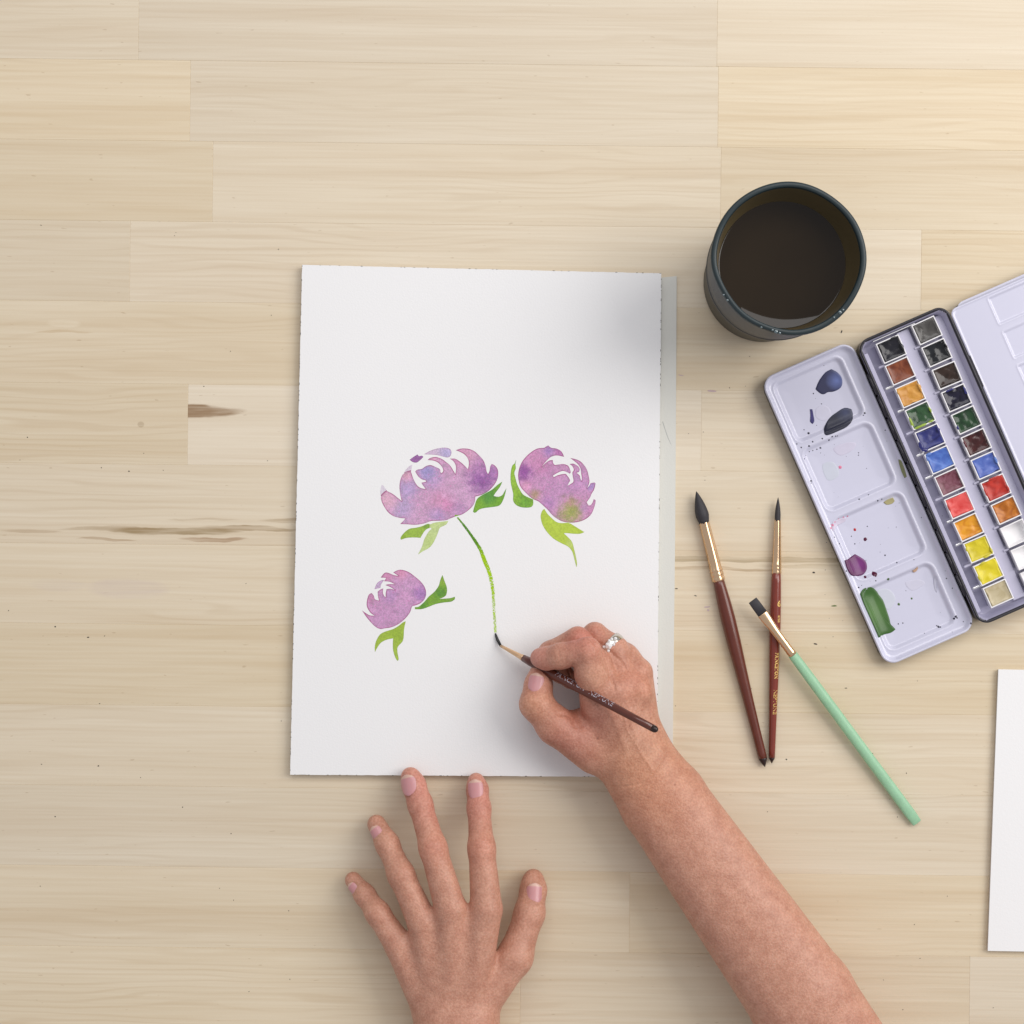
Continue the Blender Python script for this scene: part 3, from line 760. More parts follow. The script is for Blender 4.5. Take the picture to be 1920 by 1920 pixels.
# hinges: short knuckles in a row
for k in range(10):
    v0 = 2 + 45.6 * k
    lathe('hinge', [(0, .0007, .0007), (.0001, .00095, .00095), (42 * KT, .00095, .00095), (42.1 * KT, .0007, .0007)], T(-1.2, v0, 14.6), T(-1.2, v0 + 42, 14.6), BLACK, tin, seg=14)
for v0 in (47, 320):
    tbox('hinge', 183.2, 189.2, v0, v0 + 63, 10, 13.4, BLACK, tin, 0.0003)

# paint puddles and spatter on the mixing lid
def uv_of(px, py):
    dx, dy = px - 1625, py - 700
    return dx * math.cos(A) - dy * math.sin(A), dx * math.sin(A) + dy * math.cos(A)
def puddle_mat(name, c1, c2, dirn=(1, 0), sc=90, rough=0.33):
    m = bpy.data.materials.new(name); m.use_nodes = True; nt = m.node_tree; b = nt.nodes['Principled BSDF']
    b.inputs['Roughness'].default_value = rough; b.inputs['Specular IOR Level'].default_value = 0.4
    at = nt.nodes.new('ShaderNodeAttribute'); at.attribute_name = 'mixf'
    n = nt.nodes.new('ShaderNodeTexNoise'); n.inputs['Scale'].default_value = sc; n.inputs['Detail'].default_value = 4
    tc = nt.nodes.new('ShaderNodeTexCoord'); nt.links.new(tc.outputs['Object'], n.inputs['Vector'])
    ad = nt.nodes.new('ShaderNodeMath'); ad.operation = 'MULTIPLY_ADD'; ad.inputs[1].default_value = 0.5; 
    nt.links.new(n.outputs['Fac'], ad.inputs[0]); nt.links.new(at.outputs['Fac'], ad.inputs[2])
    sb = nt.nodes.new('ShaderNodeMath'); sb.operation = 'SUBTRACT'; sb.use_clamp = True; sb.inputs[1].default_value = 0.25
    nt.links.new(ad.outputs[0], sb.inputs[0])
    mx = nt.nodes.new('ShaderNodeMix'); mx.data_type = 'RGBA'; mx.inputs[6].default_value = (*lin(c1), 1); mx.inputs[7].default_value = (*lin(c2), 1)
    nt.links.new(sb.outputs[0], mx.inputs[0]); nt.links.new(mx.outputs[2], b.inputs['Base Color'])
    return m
def puddle(name, pts_px, m, th=0.35, label=None, light=None, rl=20, off=0.04, sharp=55):
    pts = np.array(catmull(pts_px, 3 if sharp == 55 else 6, True, sharp)); c = pts.mean(0)
    if light is None: light = c
    vs, fs, mf = [], [], []
    lv = [(1.0, 0.0), (0.97, 0.65), (0.92, 0.85)] + [(0.86 - 0.06 * q_, 1.0) for q_ in range(14)]
    n = len(pts)
    for (s, hh) in lv:
        for p in pts:
            q = c + (p - c) * s; u, v = uv_of(*q)
            sm_ = sum(lid_z(u + r_ * math.cos(a_ + r_), v + r_ * math.sin(a_ + r_)) for r_ in (5, 11) for a_ in (0, 1.05, 2.1, 3.14, 4.19, 5.24)) / 12
            lz = lid_z(u, v)
            vs.append(T(u, v, max(lz + off + 0.12 * hh, lz * (1 - hh) + sm_ * hh + off + (th + 0.25) * hh)))
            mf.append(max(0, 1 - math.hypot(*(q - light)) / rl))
    for k in range(len(lv) - 1):
        for i in range(n):
            j = (i + 1) % n; fs.append((k * n + i, k * n + j, (k + 1) * n + j, (k + 1) * n + i))
    fs.append(tuple((len(lv) - 1) * n + i for i in range(n)))
    o = mesh(name, np.array([tuple(x) for x in vs]), fs, m, lid, True)
    bm = bmesh.new(); bm.from_mesh(o.data); bmesh.ops.recalc_face_normals(bm, faces=list(bm.faces))
    if sum(f.normal.z for f in bm.faces) < 0: bmesh.ops.reverse_faces(bm, faces=list(bm.faces))
    bm.to_mesh(o.data); bm.free()
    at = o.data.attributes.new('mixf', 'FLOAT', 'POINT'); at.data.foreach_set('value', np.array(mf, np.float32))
    if label: o['label'] = label
    return o
def z4(pts): return [(1420 + x / 3.84, 580 + y / 3.84) for x, y in pts]
def z5(pts): return [(1420 + x / 3.84, 900 + y / 3.84) for x, y in pts]
puddle('paint_puddle', z4([(430,570),(455,510),(500,450),(545,425),(590,450),(620,490),(622,540),(600,570),(560,588),(520,592),(495,606),(470,604),(445,585)]), puddle_mat('slate_blue_wash', (52, 54, 84), (108, 122, 178), sc=120), 0.3, 'slate blue puddle in the top well', np.array([1572, 712]), 22)
puddle('paint_puddle', z4([(485,890),(495,840),(530,780),(580,740),(640,705),(690,715),(700,750),(690,800),(650,845),(590,875),(530,900),(500,905)]), puddle_mat('blue_black_wash', (44, 46, 62), (64, 70, 100), sc=120), 0.3, 'blue-black puddle by the first divider', np.array([1588, 772]), 20)
puddle('paint_puddle', z4([(390,715),(408,716),(415,755),(422,800),(410,822),(392,805),(394,760)]), puddle_mat('violet_wash', (52, 48, 96), (70, 66, 120)), 0.15, 'thin violet drip')
puddle('paint_puddle', z5([(634,580),(670,565),(715,535),(760,560),(795,590),(802,640),(778,680),(740,693),(690,690),(665,668),(645,630)]), puddle_mat('magenta_wash', (84, 22, 72), (120, 44, 122), sc=100), 0.35, 'magenta-violet puddle in the third well', np.array([1615, 1058]), 26)
puddle('paint_puddle', z5([(745,820),(770,785),(820,772),(860,790),(890,830),(920,870),(945,940),(965,1000),(978,1050),(1010,1080),(975,1105),(920,1118),(880,1138),(855,1080),(815,990),(770,890)]), puddle_mat('sap_green_wash', (58, 96, 42), (76, 116, 52), sc=60), 0.4, 'long sap green puddle in the bottom well', np.array([1640, 1150]), 40)
def spat(name, lst, m, seed):
    bm = bmesh.new(); r = random.Random(seed)
    for (px, py, rad) in lst:
        u, v = uv_of(px, py); n = 9; ring_ = []; ring2 = []
        ph = r.uniform(0, 6)
        for i in range(n):
            t = 2 * math.pi * i / n; k = r.uniform(0.85, 1.15)
            a_, b_ = u + rad * k * math.cos(t + ph), v + rad * k * math.sin(t + ph)
            ring_.append(bm.verts.new(T(a_, b_, lid_z(a_, b_) + 0.05)))
            a_, b_ = u + rad * .6 * k * math.cos(t + ph), v + rad * .6 * k * math.sin(t + ph)
            ring2.append(bm.verts.new(T(a_, b_, lid_z(a_, b_) + 0.05 + 0.06 * min(rad, 3))))
        for i in range(n):
            j = (i + 1) % n; bm.faces.new((ring_[i], ring2[i], ring2[j], ring_[j]))
        bm.faces.new(ring2[::-1])
    o = bm_obj(name, bm, m, lid, smooth=True); o['kind'] = 'stuff'
    return o
SPD = mat('dark_spatter', (44, 42, 62), 0.2); SPP = mat('plum_spatter', (84, 24, 54), 0.2)
SPR = mat('red_spatter', (176, 44, 52), 0.25); SPK = mat('pink_spatter', (216, 120, 150), 0.3)
SPG = mat('grey_wash_stain', (176, 176, 196), 0.4); SPN = mat('green_spatter', (78, 104, 60), 0.25)
d4 = [(415,602,5),(430,637,2),(474,676,4),(347,864,4),(438,832,3),(380,889,9),(474,929,6),(404,952,6),(378,983,7),(322,993,6),(545,915,6),(525,940,6),(572,912,5),(585,910,4),(410,1015,4),(385,1022,4),(465,995,7),(440,1005,5),(742,1030,4),(742,1048,4),(392,1235,7),(393,1250,4),(800,1143,3),(780,745,8),(770,760,5),(925,870,4),(490,400,3),(905,1367,5),(875,1378,6),(805,1563,4),(1040,962,3),(1122,1140,3),(290,968,5),(345,1075,4),(360,1050,3)]
d5 = [(806,334,4),(690,406,4),(715,461,5),(934,543,6),(1016,596,5),(740,138,5),(808,106,4),(1188,270,3),(957,345,2),(1015,344,2),(860,727,5),(737,775,6),(1300,695,5),(1298,740,4),(1295,770,3),(1370,710,5),(1412,780,4),(1135,575,4),(1030,1040,5),(1063,1034,5),(1217,1108,3),(1410,1097,4),(1492,1022,4),(1536,1032,7),(1437,985,9),(1425,1000,8),(1447,995,6),(1318,1060,8),(1307,1053,5),(1330,1062,5),(1085,800,3),(1092,772,2),(1360,655,3),(560,412,5),(597,460,4),(640,655,6),(1155,640,6)]
films_r = random.Random(12)
spat('paint_spatter', [(1420 + x / 3.84, 580 + y / 3.84, r / 3.84) for x, y, r in d4] + [(1420 + x / 3.84, 900 + y / 3.84, r / 3.84) for x, y, r in d5] + [(films_r.uniform(1540, 1780), films_r.uniform(720, 1200), films_r.uniform(.35, .8)) for _ in range(40) if True], SPD, 4)
spat('plum_spatter', [(1420 + x / 3.84, 900 + y / 3.84, r / 3.84) for x, y, r in [(791, 428, 13), (852, 680, 20), (786, 700, 10), (690, 680, 6)]], SPP, 5)
spat('red_spatter', [(1420 + 716 / 3.84, 900 + 358 / 3.84, 2.8)], SPR, 6)
spat('pink_spatter', [(1420 + 609 / 3.84, 580 + 1135 / 3.84, 3.4), (1563, 985, 3), (1568, 979, 2.5), (1575, 974, 2), (1560, 990, 2), (1584, 970, 1.6), (1592, 968, 1.5)], SPK, 7)
spat('green_spatter', [(1420 + x / 3.84, 900 + y / 3.84, r / 3.84) for x, y, r in [(1033, 898, 10), (1127, 856, 8), (950, 716, 10), (1035, 165, 3)]], SPN, 8)
for st_c, st_l in (((198, 196, 214), [(470,690),(520,700),(545,760),(500,800),(440,780),(430,720)]), ((200, 192, 212), [(560,1000),(640,960),(720,960),(700,1010),(610,1050)]), ((192, 200, 208), [(480,1120),(560,1100),(600,1190),(520,1230)])):
    puddle('wash_stain', z4(st_l), mat('dried_wash', tuple(0.5 * a_ + 0.5 * b_ for a_, b_ in zip(st_c, (206, 206, 224))), 0.5, noise=(200, 0.05)), -0.24, sharp=179)
for st_c, st_l in (((214, 196, 214), [(545,310),(600,280),(650,270),(640,300),(580,330),(550,370)]), ((196, 202, 208), [(880,800),(960,790),(1010,860),(960,940),(900,880)]), ((190, 190, 206), [(1290,690),(1310,700),(1300,760),(1312,810),(1296,800),(1284,740)]), ((196, 194, 210), [(1080,740),(1180,720),(1220,750),(1130,800)])):
    puddle('wash_stain', z5(st_l), mat('dried_wash', tuple(0.5 * a_ + 0.5 * b_ for a_, b_ in zip(st_c, (206, 206, 224))), 0.5, noise=(200, 0.05)), -0.24, sharp=179)
OLIVE = mat('olive_stain', (128, 132, 92), 0.3)
puddle('paint_stain', z4([(1018,1080),(1035,1090),(1060,1150),(1078,1205),(1066,1215),(1045,1170),(1028,1120)]), OLIVE, 0.08)
puddle('paint_stain', z5([(922,160),(950,140),(990,125),(1003,150),(985,170),(945,178)]), mat('khaki_stain', (172, 164, 120), 0.25), 0.15)
puddle('paint_stain', z5([(1128,655),(1150,640),(1160,622),(1168,640),(1155,662),(1138,668)]), mat('tan_stain', (196, 160, 132), 0.25), 0.15)

# ------------------------------------------------------------------ half pans
PANW = mat('white_pan_plastic', (244, 243, 244), 0.3, noise=(80, 0.02))
hu, hv, wl = 23.3, 20.4, 2.3
def pan_cup_mesh():
    bm = bmesh.new(); s = KT
    def rg_(a, b_, z): return [bm.verts.new((x * s, y * s, z / 1000)) for x, y in ((-a, -b_), (a, -b_), (a, b_), (-a, b_))]
    R = [rg_(hu - 2.5, hv - 2.5, 0), rg_(hu - .4, hv - .4, 7.9), rg_(hu, hv, 8.4), rg_(hu, hv, 9.0), rg_(hu - .5, hv - .5, 9.3), rg_(hu - wl + .5, hv - wl + .5, 9.3), rg_(hu - wl, hv - wl, 8.9), rg_(hu - wl - 1.0, hv - wl - 1.0, 3.0), rg_(hu - wl - 2, hv - wl - 2, 2.6)]
    bm.faces.new(R[0][::-1])
    for a, b_ in zip(R, R[1:]):
        for i in range(4):
            j = (i + 1) % 4; bm.faces.new((a[i], a[j], b_[j], b_[i]))
    bm.faces.new(R[-1])
    me = bpy.data.meshes.new('cup'); bm.to_mesh(me); bm.free(); me.materials.append(PANW)
    return me
cup_me = pan_cup_mesh()
def pan_paint_mat(name, c, c2=None, rough=0.3):
    c2 = c2 or tuple(v * 0.62 for v in c)
    m = bpy.data.materials.new(name); m.use_nodes = True; nt = m.node_tree; b = nt.nodes['Principled BSDF']
    b.inputs['Roughness'].default_value = rough; b.inputs['Specular IOR Level'].default_value = 0.40
    tc = nt.nodes.new('ShaderNodeTexCoord')
    n = nt.nodes.new('ShaderNodeTexNoise'); n.inputs['Scale'].default_value = 130; n.inputs['Detail'].default_value = 6; n.inputs['Distortion'].default_value = 1.2
    oi = nt.nodes.new('ShaderNodeObjectInfo'); ad = nt.nodes.new('ShaderNodeVectorMath'); ad.operation = 'ADD'
    nt.links.new(tc.outputs['Object'], ad.inputs[0]); nt.links.new(oi.outputs['Random'], ad.inputs[1])
    nt.links.new(ad.outputs[0], n.inputs['Vector'])
    r = nt.nodes.new('ShaderNodeValToRGB'); r.color_ramp.elements[0].position = 0.32; r.color_ramp.elements[1].position = 0.6
    r.color_ramp.elements[0].color = (*lin(c2), 1); r.color_ramp.elements[1].color = (*lin(c), 1)
    nt.links.new(n.outputs['Fac'], r.inputs[0]); nt.links.new(r.outputs[0], b.inputs['Base Color'])
    bp = nt.nodes.new('ShaderNodeBump'); bp.inputs['Strength'].default_value = 0.35; bp.inputs['Distance'].default_value = 0.0005
    nt.links.new(n.outputs['Fac'], bp.inputs['Height']); nt.links.new(bp.outputs['Normal'], b.inputs['Normal'])
    return m
rq2 = np.random.default_rng(21)
def paint_mesh(fill, rough_h, seed, ovf=0.0):
    g = np.random.default_rng(seed); n = 17
    a, b_ = hu - wl + .25 + ovf, hv - wl + .25 + ovf
    xs = np.linspace(-a, a, n); ys = np.linspace(-b_, b_, n)
    hgt = blur(np.kron(g.normal(size=(6, 6)), np.ones((3, 3)))[:n, :n].astype(np.float32), 3)
    vs, fs = [], []
    ex = [g.uniform(0.91, 1.05) for _ in range(4)]
    for j in range(n):
        for i in range(n):
            rx, ry = abs(xs[i]) / a, abs(ys[j]) / b_
            edge = max(rx, ry)
            z = fill + rough_h * float(hgt[j, i]) - 0.7 * (1 - edge ** 2) * 0.8 + (0.5 * edge ** 6)
            fx = ex[0] if xs[i] < 0 else ex[1]; fy = ex[2] if ys[j] < 0 else ex[3]
            fx = fx + 0.05 * float(hgt[j, 3]) if xs[i] < 0 else fx + 0.05 * float(hgt[j, 12]); fy = fy + 0.05 * float(hgt[3, i])
            vs.append((xs[i] * min(fx, 1.0) * KT, ys[j] * min(fy, 1.0) * KT, min(z, 9.25) / 1000))
    for j in range(n - 1):
        for i in range(n - 1):
            fs.append((j * n + i, j * n + i + 1, (j + 1) * n + i + 1, (j + 1) * n + i))
    # skirt so that the cake of paint has a thickness
    bl = [i for i in range(n)] + [j * n + n - 1 for j in range(1, n)] + [(n - 1) * n + i for i in range(n - 2, -1, -1)] + [j * n for j in range(n - 2, 0, -1)]
    k0 = len(vs)
    for i in bl: vs.append((vs[i][0] * 0.97, vs[i][1] * 0.97, 0.003))
    for i in range(len(bl)):
        j = (i + 1) % len(bl); fs.append((bl[j], bl[i], k0 + i, k0 + j))
    me = bpy.data.meshes.new('paint'); me.from_pydata(vs, [], fs); me.update()
    me.polygons.foreach_set('use_smooth', np.ones(len(me.polygons), bool))
    return me
L_ = [((34, 34, 42), (16, 16, 22), 'blue-black half pan at the far end of the hinge-side row', 8.0, .25),
      ((136, 74, 46), (104, 48, 28), 'rust brown half pan just above the ochre one', 8.0, .12),
      ((214, 158, 74), (190, 130, 50), 'ochre half pan with a thumb-like dent', 8.3, .3),
      ((58, 92, 60), (36, 62, 40), 'dark green half pan with a bright green smeared edge, just above the deep blue pan', 8.2, .3),
      ((52, 58, 124), (34, 36, 90), 'deep ultramarine half pan overflowing its left edge', 8.5, .3),
      ((88, 124, 200), (66, 96, 176), 'sky blue half pan in the hinge-side row, below the ultramarine one', 8.3, .25),
      ((134, 86, 100), (92, 36, 48), 'dusty maroon half pan with a dark red corner', 7.6, .2),
      ((228, 96, 92), (206, 52, 50), 'coral red half pan with a paler glossy middle', 8.4, .2),
      ((226, 158, 42), (200, 124, 24), 'amber yellow half pan above the two lemon ones', 7.4, .25),
      ((222, 206, 50), (200, 184, 34), 'lemon yellow half pan touching the amber pan', 8.3, .2),
      ((228, 212, 50), (206, 190, 30), 'lemon yellow half pan touching the beige pan', 8.5, .3),
      ((196, 184, 152), (178, 164, 128), 'beige half pan at the near end of the hinge-side row', 8.0, .12)]
R_ = [((92, 90, 88), (66, 64, 62), 'charcoal grey half pan at the far end of the inner row', 8.2, .2),
      ((34, 36, 40), (18, 19, 22), 'black half pan with a white gap at its right side', 7.8, .4),
      ((56, 42, 36), (32, 22, 18), 'dark brown half pan in the inner row', 7.8, .4),
      ((34, 32, 52), (16, 14, 30), 'near-black violet half pan in the inner row', 7.8, .5),
      ((42, 72, 46), (26, 48, 32), 'forest green half pan in the inner row, above the wine red one', 7.8, .35),
      ((76, 38, 38), (46, 20, 22), 'dark wine red half pan in the inner row', 7.8, .35),
      ((92, 116, 190), (66, 86, 166), 'cornflower blue half pan just above the scarlet one', 8.0, .3),
      ((194, 56, 44), (160, 36, 28), 'scarlet half pan just above the burnt orange one', 8.6, .15),
      ((194, 118, 40), (158, 86, 24), 'burnt orange half pan in the inner row', 7.8, .3),
      (None, None, 'empty white half pan just below the burnt orange one', 0, 0),
      (None, None, 'middle one of the three empty white half pans', 0, 0),
      (None, None, 'empty white half pan nearest the lower rim of the tin', 0, 0)]
LIME = mat('lime_smear', (150, 176, 62), 0.3); ULTR = mat('ultramarine_smear', (44, 46, 110), 0.25); LEM = mat('lemon_smear', (206, 196, 60), 0.3); DKS = mat('black_smear', (28, 28, 32), 0.25); REDS = mat('scarlet_smear', (184, 52, 42), 0.3); SKY = mat('sky_smear', (92, 126, 198), 0.3); WINE = mat('wine_smear', (92, 34, 44), 0.3); OCH = mat('ochre_smear', (206, 152, 70), 0.3)
SMEARS = {(0, 3): (LIME, [(-21, -4, 3, 10), (-8, -18.5, 13, 2.6), (14, -18, 6, 2), (21, 2, 2, 6)]), (0, 4): (ULTR, [(-21, -6, 4.5, 11), (-18, -17, 6, 4), (20, 8, 3, 7)]), (0, 9): (LEM, [(21, -12, 2.2, 7), (-21, 8, 2.2, 5), (8, -19, 9, 2)]), (0, 10): (LEM, [(-20.5, -6, 3, 8), (-4, 18.5, 8, 2)]),
          (0, 0): (DKS, [(20, -4, 3, 8), (12, 18, 6, 2)]), (0, 2): (OCH, [(20.5, 4, 2.6, 9), (-20.5, 10, 2.4, 5)]), (0, 5): (SKY, [(-15, 18, 7, 2.4), (-20.5, 12, 2.6, 6)]), (0, 7): (REDS, [(-20.5, 3, 2.6, 9)]), (1, 1): (DKS, [(15, 14, 2.4, 2.4), (21, 4, 1.8, 5)]), (1, 4): (ULTR, [(-21, -6, 2.2, 5)]), (1, 3): (ULTR, [(20, 6, 3, 8), (-6, 18.5, 9, 2)]), (1, 5): (WINE, [(-20.5, 6, 2.6, 7)]), (1, 7): (REDS, [(-20.5, 0, 3, 11), (4, 18.6, 12, 2.2), (20.5, -10, 2.6, 6)]), (1, 6): (SKY, [(20.5, 2, 2.4, 8)])}
rot_t = math.atan2(DU.y, DU.x)
rr = random.Random(6)
for col, (u, v0, dv, lst) in enumerate(((57.5, -23.5, 45.4, L_), (133.5, -29, 46.1, R_))):
    for k, (c, c2, lab, fill, rh) in enumerate(lst):
        e = empty('paint_pan', T(u + rr.uniform(-1, 1), v0 + dv * k + rr.uniform(-.8, .8), 4.6), lab, 'paint pan', 'half pans in the watercolour tin')
        e.rotation_euler = (0, 0, rot_t + rr.uniform(-.02, .02))
        o = bpy.data.objects.new('cup', cup_me); COL.objects.link(o); o.parent = e
        if c:
            me = paint_mesh(fill, rh, 100 + k + 20 * col); me.materials.append(pan_paint_mat('pan_paint', c, c2, (0.17 if max(c) < 100 else 0.3)))
            o = bpy.data.objects.new('paint', me); COL.objects.link(o); o.parent = e
            sm = SMEARS.get((col, k))
            if sm:
                bm = bmesh.new(); r_ = random.Random(k)
                for (x0, y0, rx, ry) in sm[1]:
                    n_ = 12; ra_ = []; rb_ = []
                    for i_ in range(n_):
                        t_ = 2 * math.pi * i_ / n_; kk = r_.uniform(.75, 1.2)
                        for s_, z_, l_ in ((1, 9.15, ra_), (.6, 9.75, rb_)):
                            l_.append(bm.verts.new(((x0 + rx * kk * s_ * math.cos(t_)) * KT, (y0 + ry * kk * s_ * math.sin(t_)) * KT, z_ / 1000)))
                    for i_ in range(n_):
                        j_ = (i_ + 1) % n_; bm.faces.new((ra_[i_], ra_[j_], rb_[j_], rb_[i_]))
                    bm.faces.new(rb_)
                so = bm_obj('paint_smear', bm, sm[0], None, smooth=True); so.parent = e

# ------------------------------------------------------------------ brushes
BRIST = mat('dark_bristle', (50, 48, 52), 0.6, bump=(1500, 0.4, 0.0004))
FERR = mat('copper_gold_ferrule', (236, 202, 164), 0.24, metal=1.0)
MAHOG = mat('mahogany_lacquer', (98, 44, 30), 0.3, noise=(150, 0.22), coat=0.25)
REDBR = mat('red_brown_lacquer', (122, 48, 34), 0.26, noise=(150, 0.12), coat=0.4)
TIPD = mat('dark_dipped_tip', (40, 22, 20), 0.3)
GOLD = mat('gold_print', (226, 190, 110), 0.4, metal=0.3)
SILV = mat('silver_print', (190, 184, 194), 0.4, metal=0.2)
def px_prof(lst, kk=1.0, fl=1.0): return [(t * PX * kk, wd * 0.5 * PX * kk, wd * 0.5 * PX * kk * fl) for t, wd in lst]
def tip_bristle(name, L, w0, p0, p1, parent, belly=1.0, seg=30):
    pr = []
    for i in range(18):
        t = i / 17
        r = (math.sin(min(1, t * 1.18) * math.pi / 2) ** 0.85) * (belly if t < 0.75 else belly + (1 - belly) * (t - 0.75) / 0.25)
        pr.append((L * t, max(0.25, w0 * r)))
    return lathe(name, px_prof(pr), p0, p1, BRIST, parent, seg=seg, flute=0.03, nfl=13)
Z0 = 0.0003
# big round
r1 = 13.2 * PX
bA, bB = P(1305, 921, 0.0035), P(1434, 1437, 0.0035)
br1 = empty('paintbrush', P(1370, 1180, Z0), 'longest dark mahogany round brush with a fat black tip, left of the other loose brushes', 'paintbrush')
d1 = (bB - bA).normalized(); Lp = (bB - bA).length / PX
a1 = Vector((bA.x, bA.y, 0.0052)); e1 = Vector((bB.x, bB.y, 0.0034))
tip_bristle('bristles', 62, 18, a1, e1, br1, belly=1.42)
lathe('ferrule', px_prof([(59, 17), (61, 18.3), (64, 18), (100, 19.5), (140, 21), (150, 21.6), (151, 22.6), (154, 22.8), (156, 21.2), (158, 22.8), (162, 23.0), (164, 21.4), (166, 22.9), (171, 23.0), (173, 22)]), a1, e1, FERR, br1, seg=36, flute=0.06, nfl=6)
H1 = px_prof([(171, 19), (172, 21), (185, 22.5), (215, 26), (245, 27.5), (290, 26.5), (340, 23), (400, 19.5), (460, 17.3), (505, 16.6), (514, 16.2)])
h1 = lathe('handle', H1, a1, e1, MAHOG, br1, seg=36)
lathe('tip', px_prof([(513.5, 16.3), (517, 15.2), (524, 9), (531, 1.5)]), a1, e1, TIPD, h1, seg=24)
# small round, number 6
a2, e2 = P(1459, 932, 0.0042), P(1447, 1429, 0.0032)
br2 = empty('paintbrush', P(1452, 1180, Z0), 'red-brown round brush number 6 with gold lettering, crossed by the green brush', 'paintbrush')
tip_bristle('bristles', 46, 10.5, a2, e2, br2, belly=1.05)
lathe('ferrule', px_prof([(43, 10.2), (45, 11), (80, 13), (115, 15), (124, 15.6), (125, 16.6), (128, 16.8), (130, 15.4), (132, 17), (135, 17), (137, 15.8), (139, 17.2), (142, 17.2), (144, 16)]), a2, e2, FERR, br2, seg=30, flute=0.06, nfl=5)
H2 = px_prof([(141, 14), (142, 17), (160, 18.6), (200, 20.5), (240, 21), (300, 19.2), (360, 16.8), (420, 14.0), (470, 12.2), (487, 11.6)])
h2 = lathe('handle', H2, a2, e2, REDBR, br2, seg=32)
lathe('tip', px_prof([(486.5, 11.6), (489, 10.5), (493, 6), (498, 1)]), a2, e2, TIPD, h2, seg=24)
letter_on_handle('6', 16 * PX, H2, a2, e2, 204 * PX, 0.52, GOLD, h2, upright=True, bold=0.00012)
letter_on_handle('4750', 6.8 * PX, H2, a2, e2, 220 * PX, 0.55, GOLD, h2, bold=0.00008)
letter_on_handle('PRINCETON', 11 * PX, H2, a2, e2, 290 * PX, 0.42, GOLD, h2, xs=0.80, bold=0.00016)
letter_on_handle('NEPTUNE', 11.5 * PX, H2, a2, e2, 359 * PX, 0.38, GOLD, h2, xs=0.93, bold=0.00006)
# flat green aquarelle brush, its ferrule lies over the red-brown brush
GREEN = mat('green_acrylic', (172, 222, 184), 0.42, noise=(110, 0.13), coat=0.0, trans=0.3)
a3, e3 = P(1411, 1125.5, 0.0128), P(1724, 1549, 0.0036)
br3 = empty('paintbrush', P(1560, 1330, Z0), 'flat brush with a translucent green acrylic handle lying across the red-brown brush', 'paintbrush')
k3 = 0.99
def fl(lst): return [(t * PX * k3, a * 0.5 * PX * k3, b_ * 0.5 * PX * k3) for t, a, b_ in lst]
lathe('bristles', fl([(0, 16, 2.0), (0.5, 17.5, 2.8), (10, 18.5, 5), (33, 19, 8)]), a3, e3, BRIST, br3, seg=40, flute=0.015, nfl=15)
lathe('ferrule', fl([(31.5, 19.5, 8.6), (32.5, 20.5, 9), (45, 19.5, 9.5), (60, 17, 12), (75, 15.5, 14), (100, 15.6, 15), (103, 16.8, 16.2), (106, 16, 15.3), (118, 16.2, 15.8), (120, 17.2, 16.8), (123, 16.2, 15.9), (128, 17, 16.6)]), a3, e3, FERR, br3, seg=40)
def hexlathe(name, prof, p0, p1, m, parent):
    o = lathe(name, prof, p0, p1, m, parent, seg=40); return o
h3 = hexlathe('handle', fl([(126, 15.5, 13), (127.5, 18, 14.5), (180, 19.5, 15.5), (260, 20, 15.5), (360, 20, 15), (480, 20.5, 13), (506, 20.5, 11), (526, 18, 2.4), (527, 16, 1.2)]), a3, e3, GREEN, br3)

# the brush in the painter's hand
ZT, ZE = ZP + 0.0006, 0.083
def held(t_px):   # point on the shaft axis for a photo position along the stroke of the brush
    pass
tipc = P(939, 1211, 0.0098); endc = P(1233, 1370, ZE)
LH = (endc - tipc).length
br4 = empty('paintbrush', P(1080, 1290, 0.012), 'thin dark mahogany brush held between thumb and index finger, painting the green stem', 'paintbrush')
bend = [P(929, 1187.5, ZP + 0.0004), P(930.5, 1193, ZP + 0.0009), P(933, 1200, ZP + 0.0016), P(936.5, 1206.5, ZP + 0.0027), tipc, tipc + (endc - tipc) * 0.02]
rb = [0.0005, 0.0009, 0.00115, 0.0011, 0.0010, 0.0010]
vs, fs = [], []
for i, p in enumerate(bend):
    d = (bend[min(i + 1, 5)] - bend[max(i - 1, 0)]).normalized(); s = d.cross(Vector((0, 0, 1))).normalized(); n = s.cross(d)
    for j in range(16):
        t = 2 * math.pi * j / 16; vs.append(p + (s * math.cos(t) + n * math.sin(t)) * rb[i])
for i in range(5):
    for j in range(16):
        k = (j + 1) % 16; fs.append((i * 16 + j, (i + 1) * 16 + j, (i + 1) * 16 + k, i * 16 + k))
fs.append(tuple(range(16)))
BRW = mat('wet_black_bristle', (22, 20, 20), 0.25)
mesh('bristles', np.array([tuple(v) for v in vs]), fs, BRW, br4, True)
F4 = [(0.0, .00105), (LH * .04, .0013), (LH * .10, .0017), (LH * .138, .0021), (LH * .140, .0023), (LH * .152, .0023)]
lathe('ferrule', [(t, r, r) for t, r in F4], tipc, endc, mat('tan_gold_ferrule', (226, 188, 148), 0.3, metal=0.55), br4, seg=24)
H4 = [(LH * .150, .0020), (LH * .152, .0026), (LH * .20, .0031), (LH * .30, .0036), (LH * .45, .0035), (LH * .65, .0031), (LH * .85, .0027), (LH * .97, .0026)]
h4 = lathe('handle', [(t, r, r) for t, r in H4], tipc, endc, mat('held_mahogany', (92, 44, 32), 0.3, noise=(150, 0.15), coat=0.3), br4, seg=28)
lathe('tip', [(LH * .969, .0026, .0026), (LH * .985, .0025, .0025), (LH * .996, .0017, .0017), (LH, .0008, .0008)], tipc, endc, TIPD, h4, seg=24)
letter_on_handle('PRINCETON   NEPTUNE', 0.0052, [(t, r) for t, r in H4], tipc, endc, LH * .37, 0.62, SILV, h4, xs=0.92, bold=0.00007)

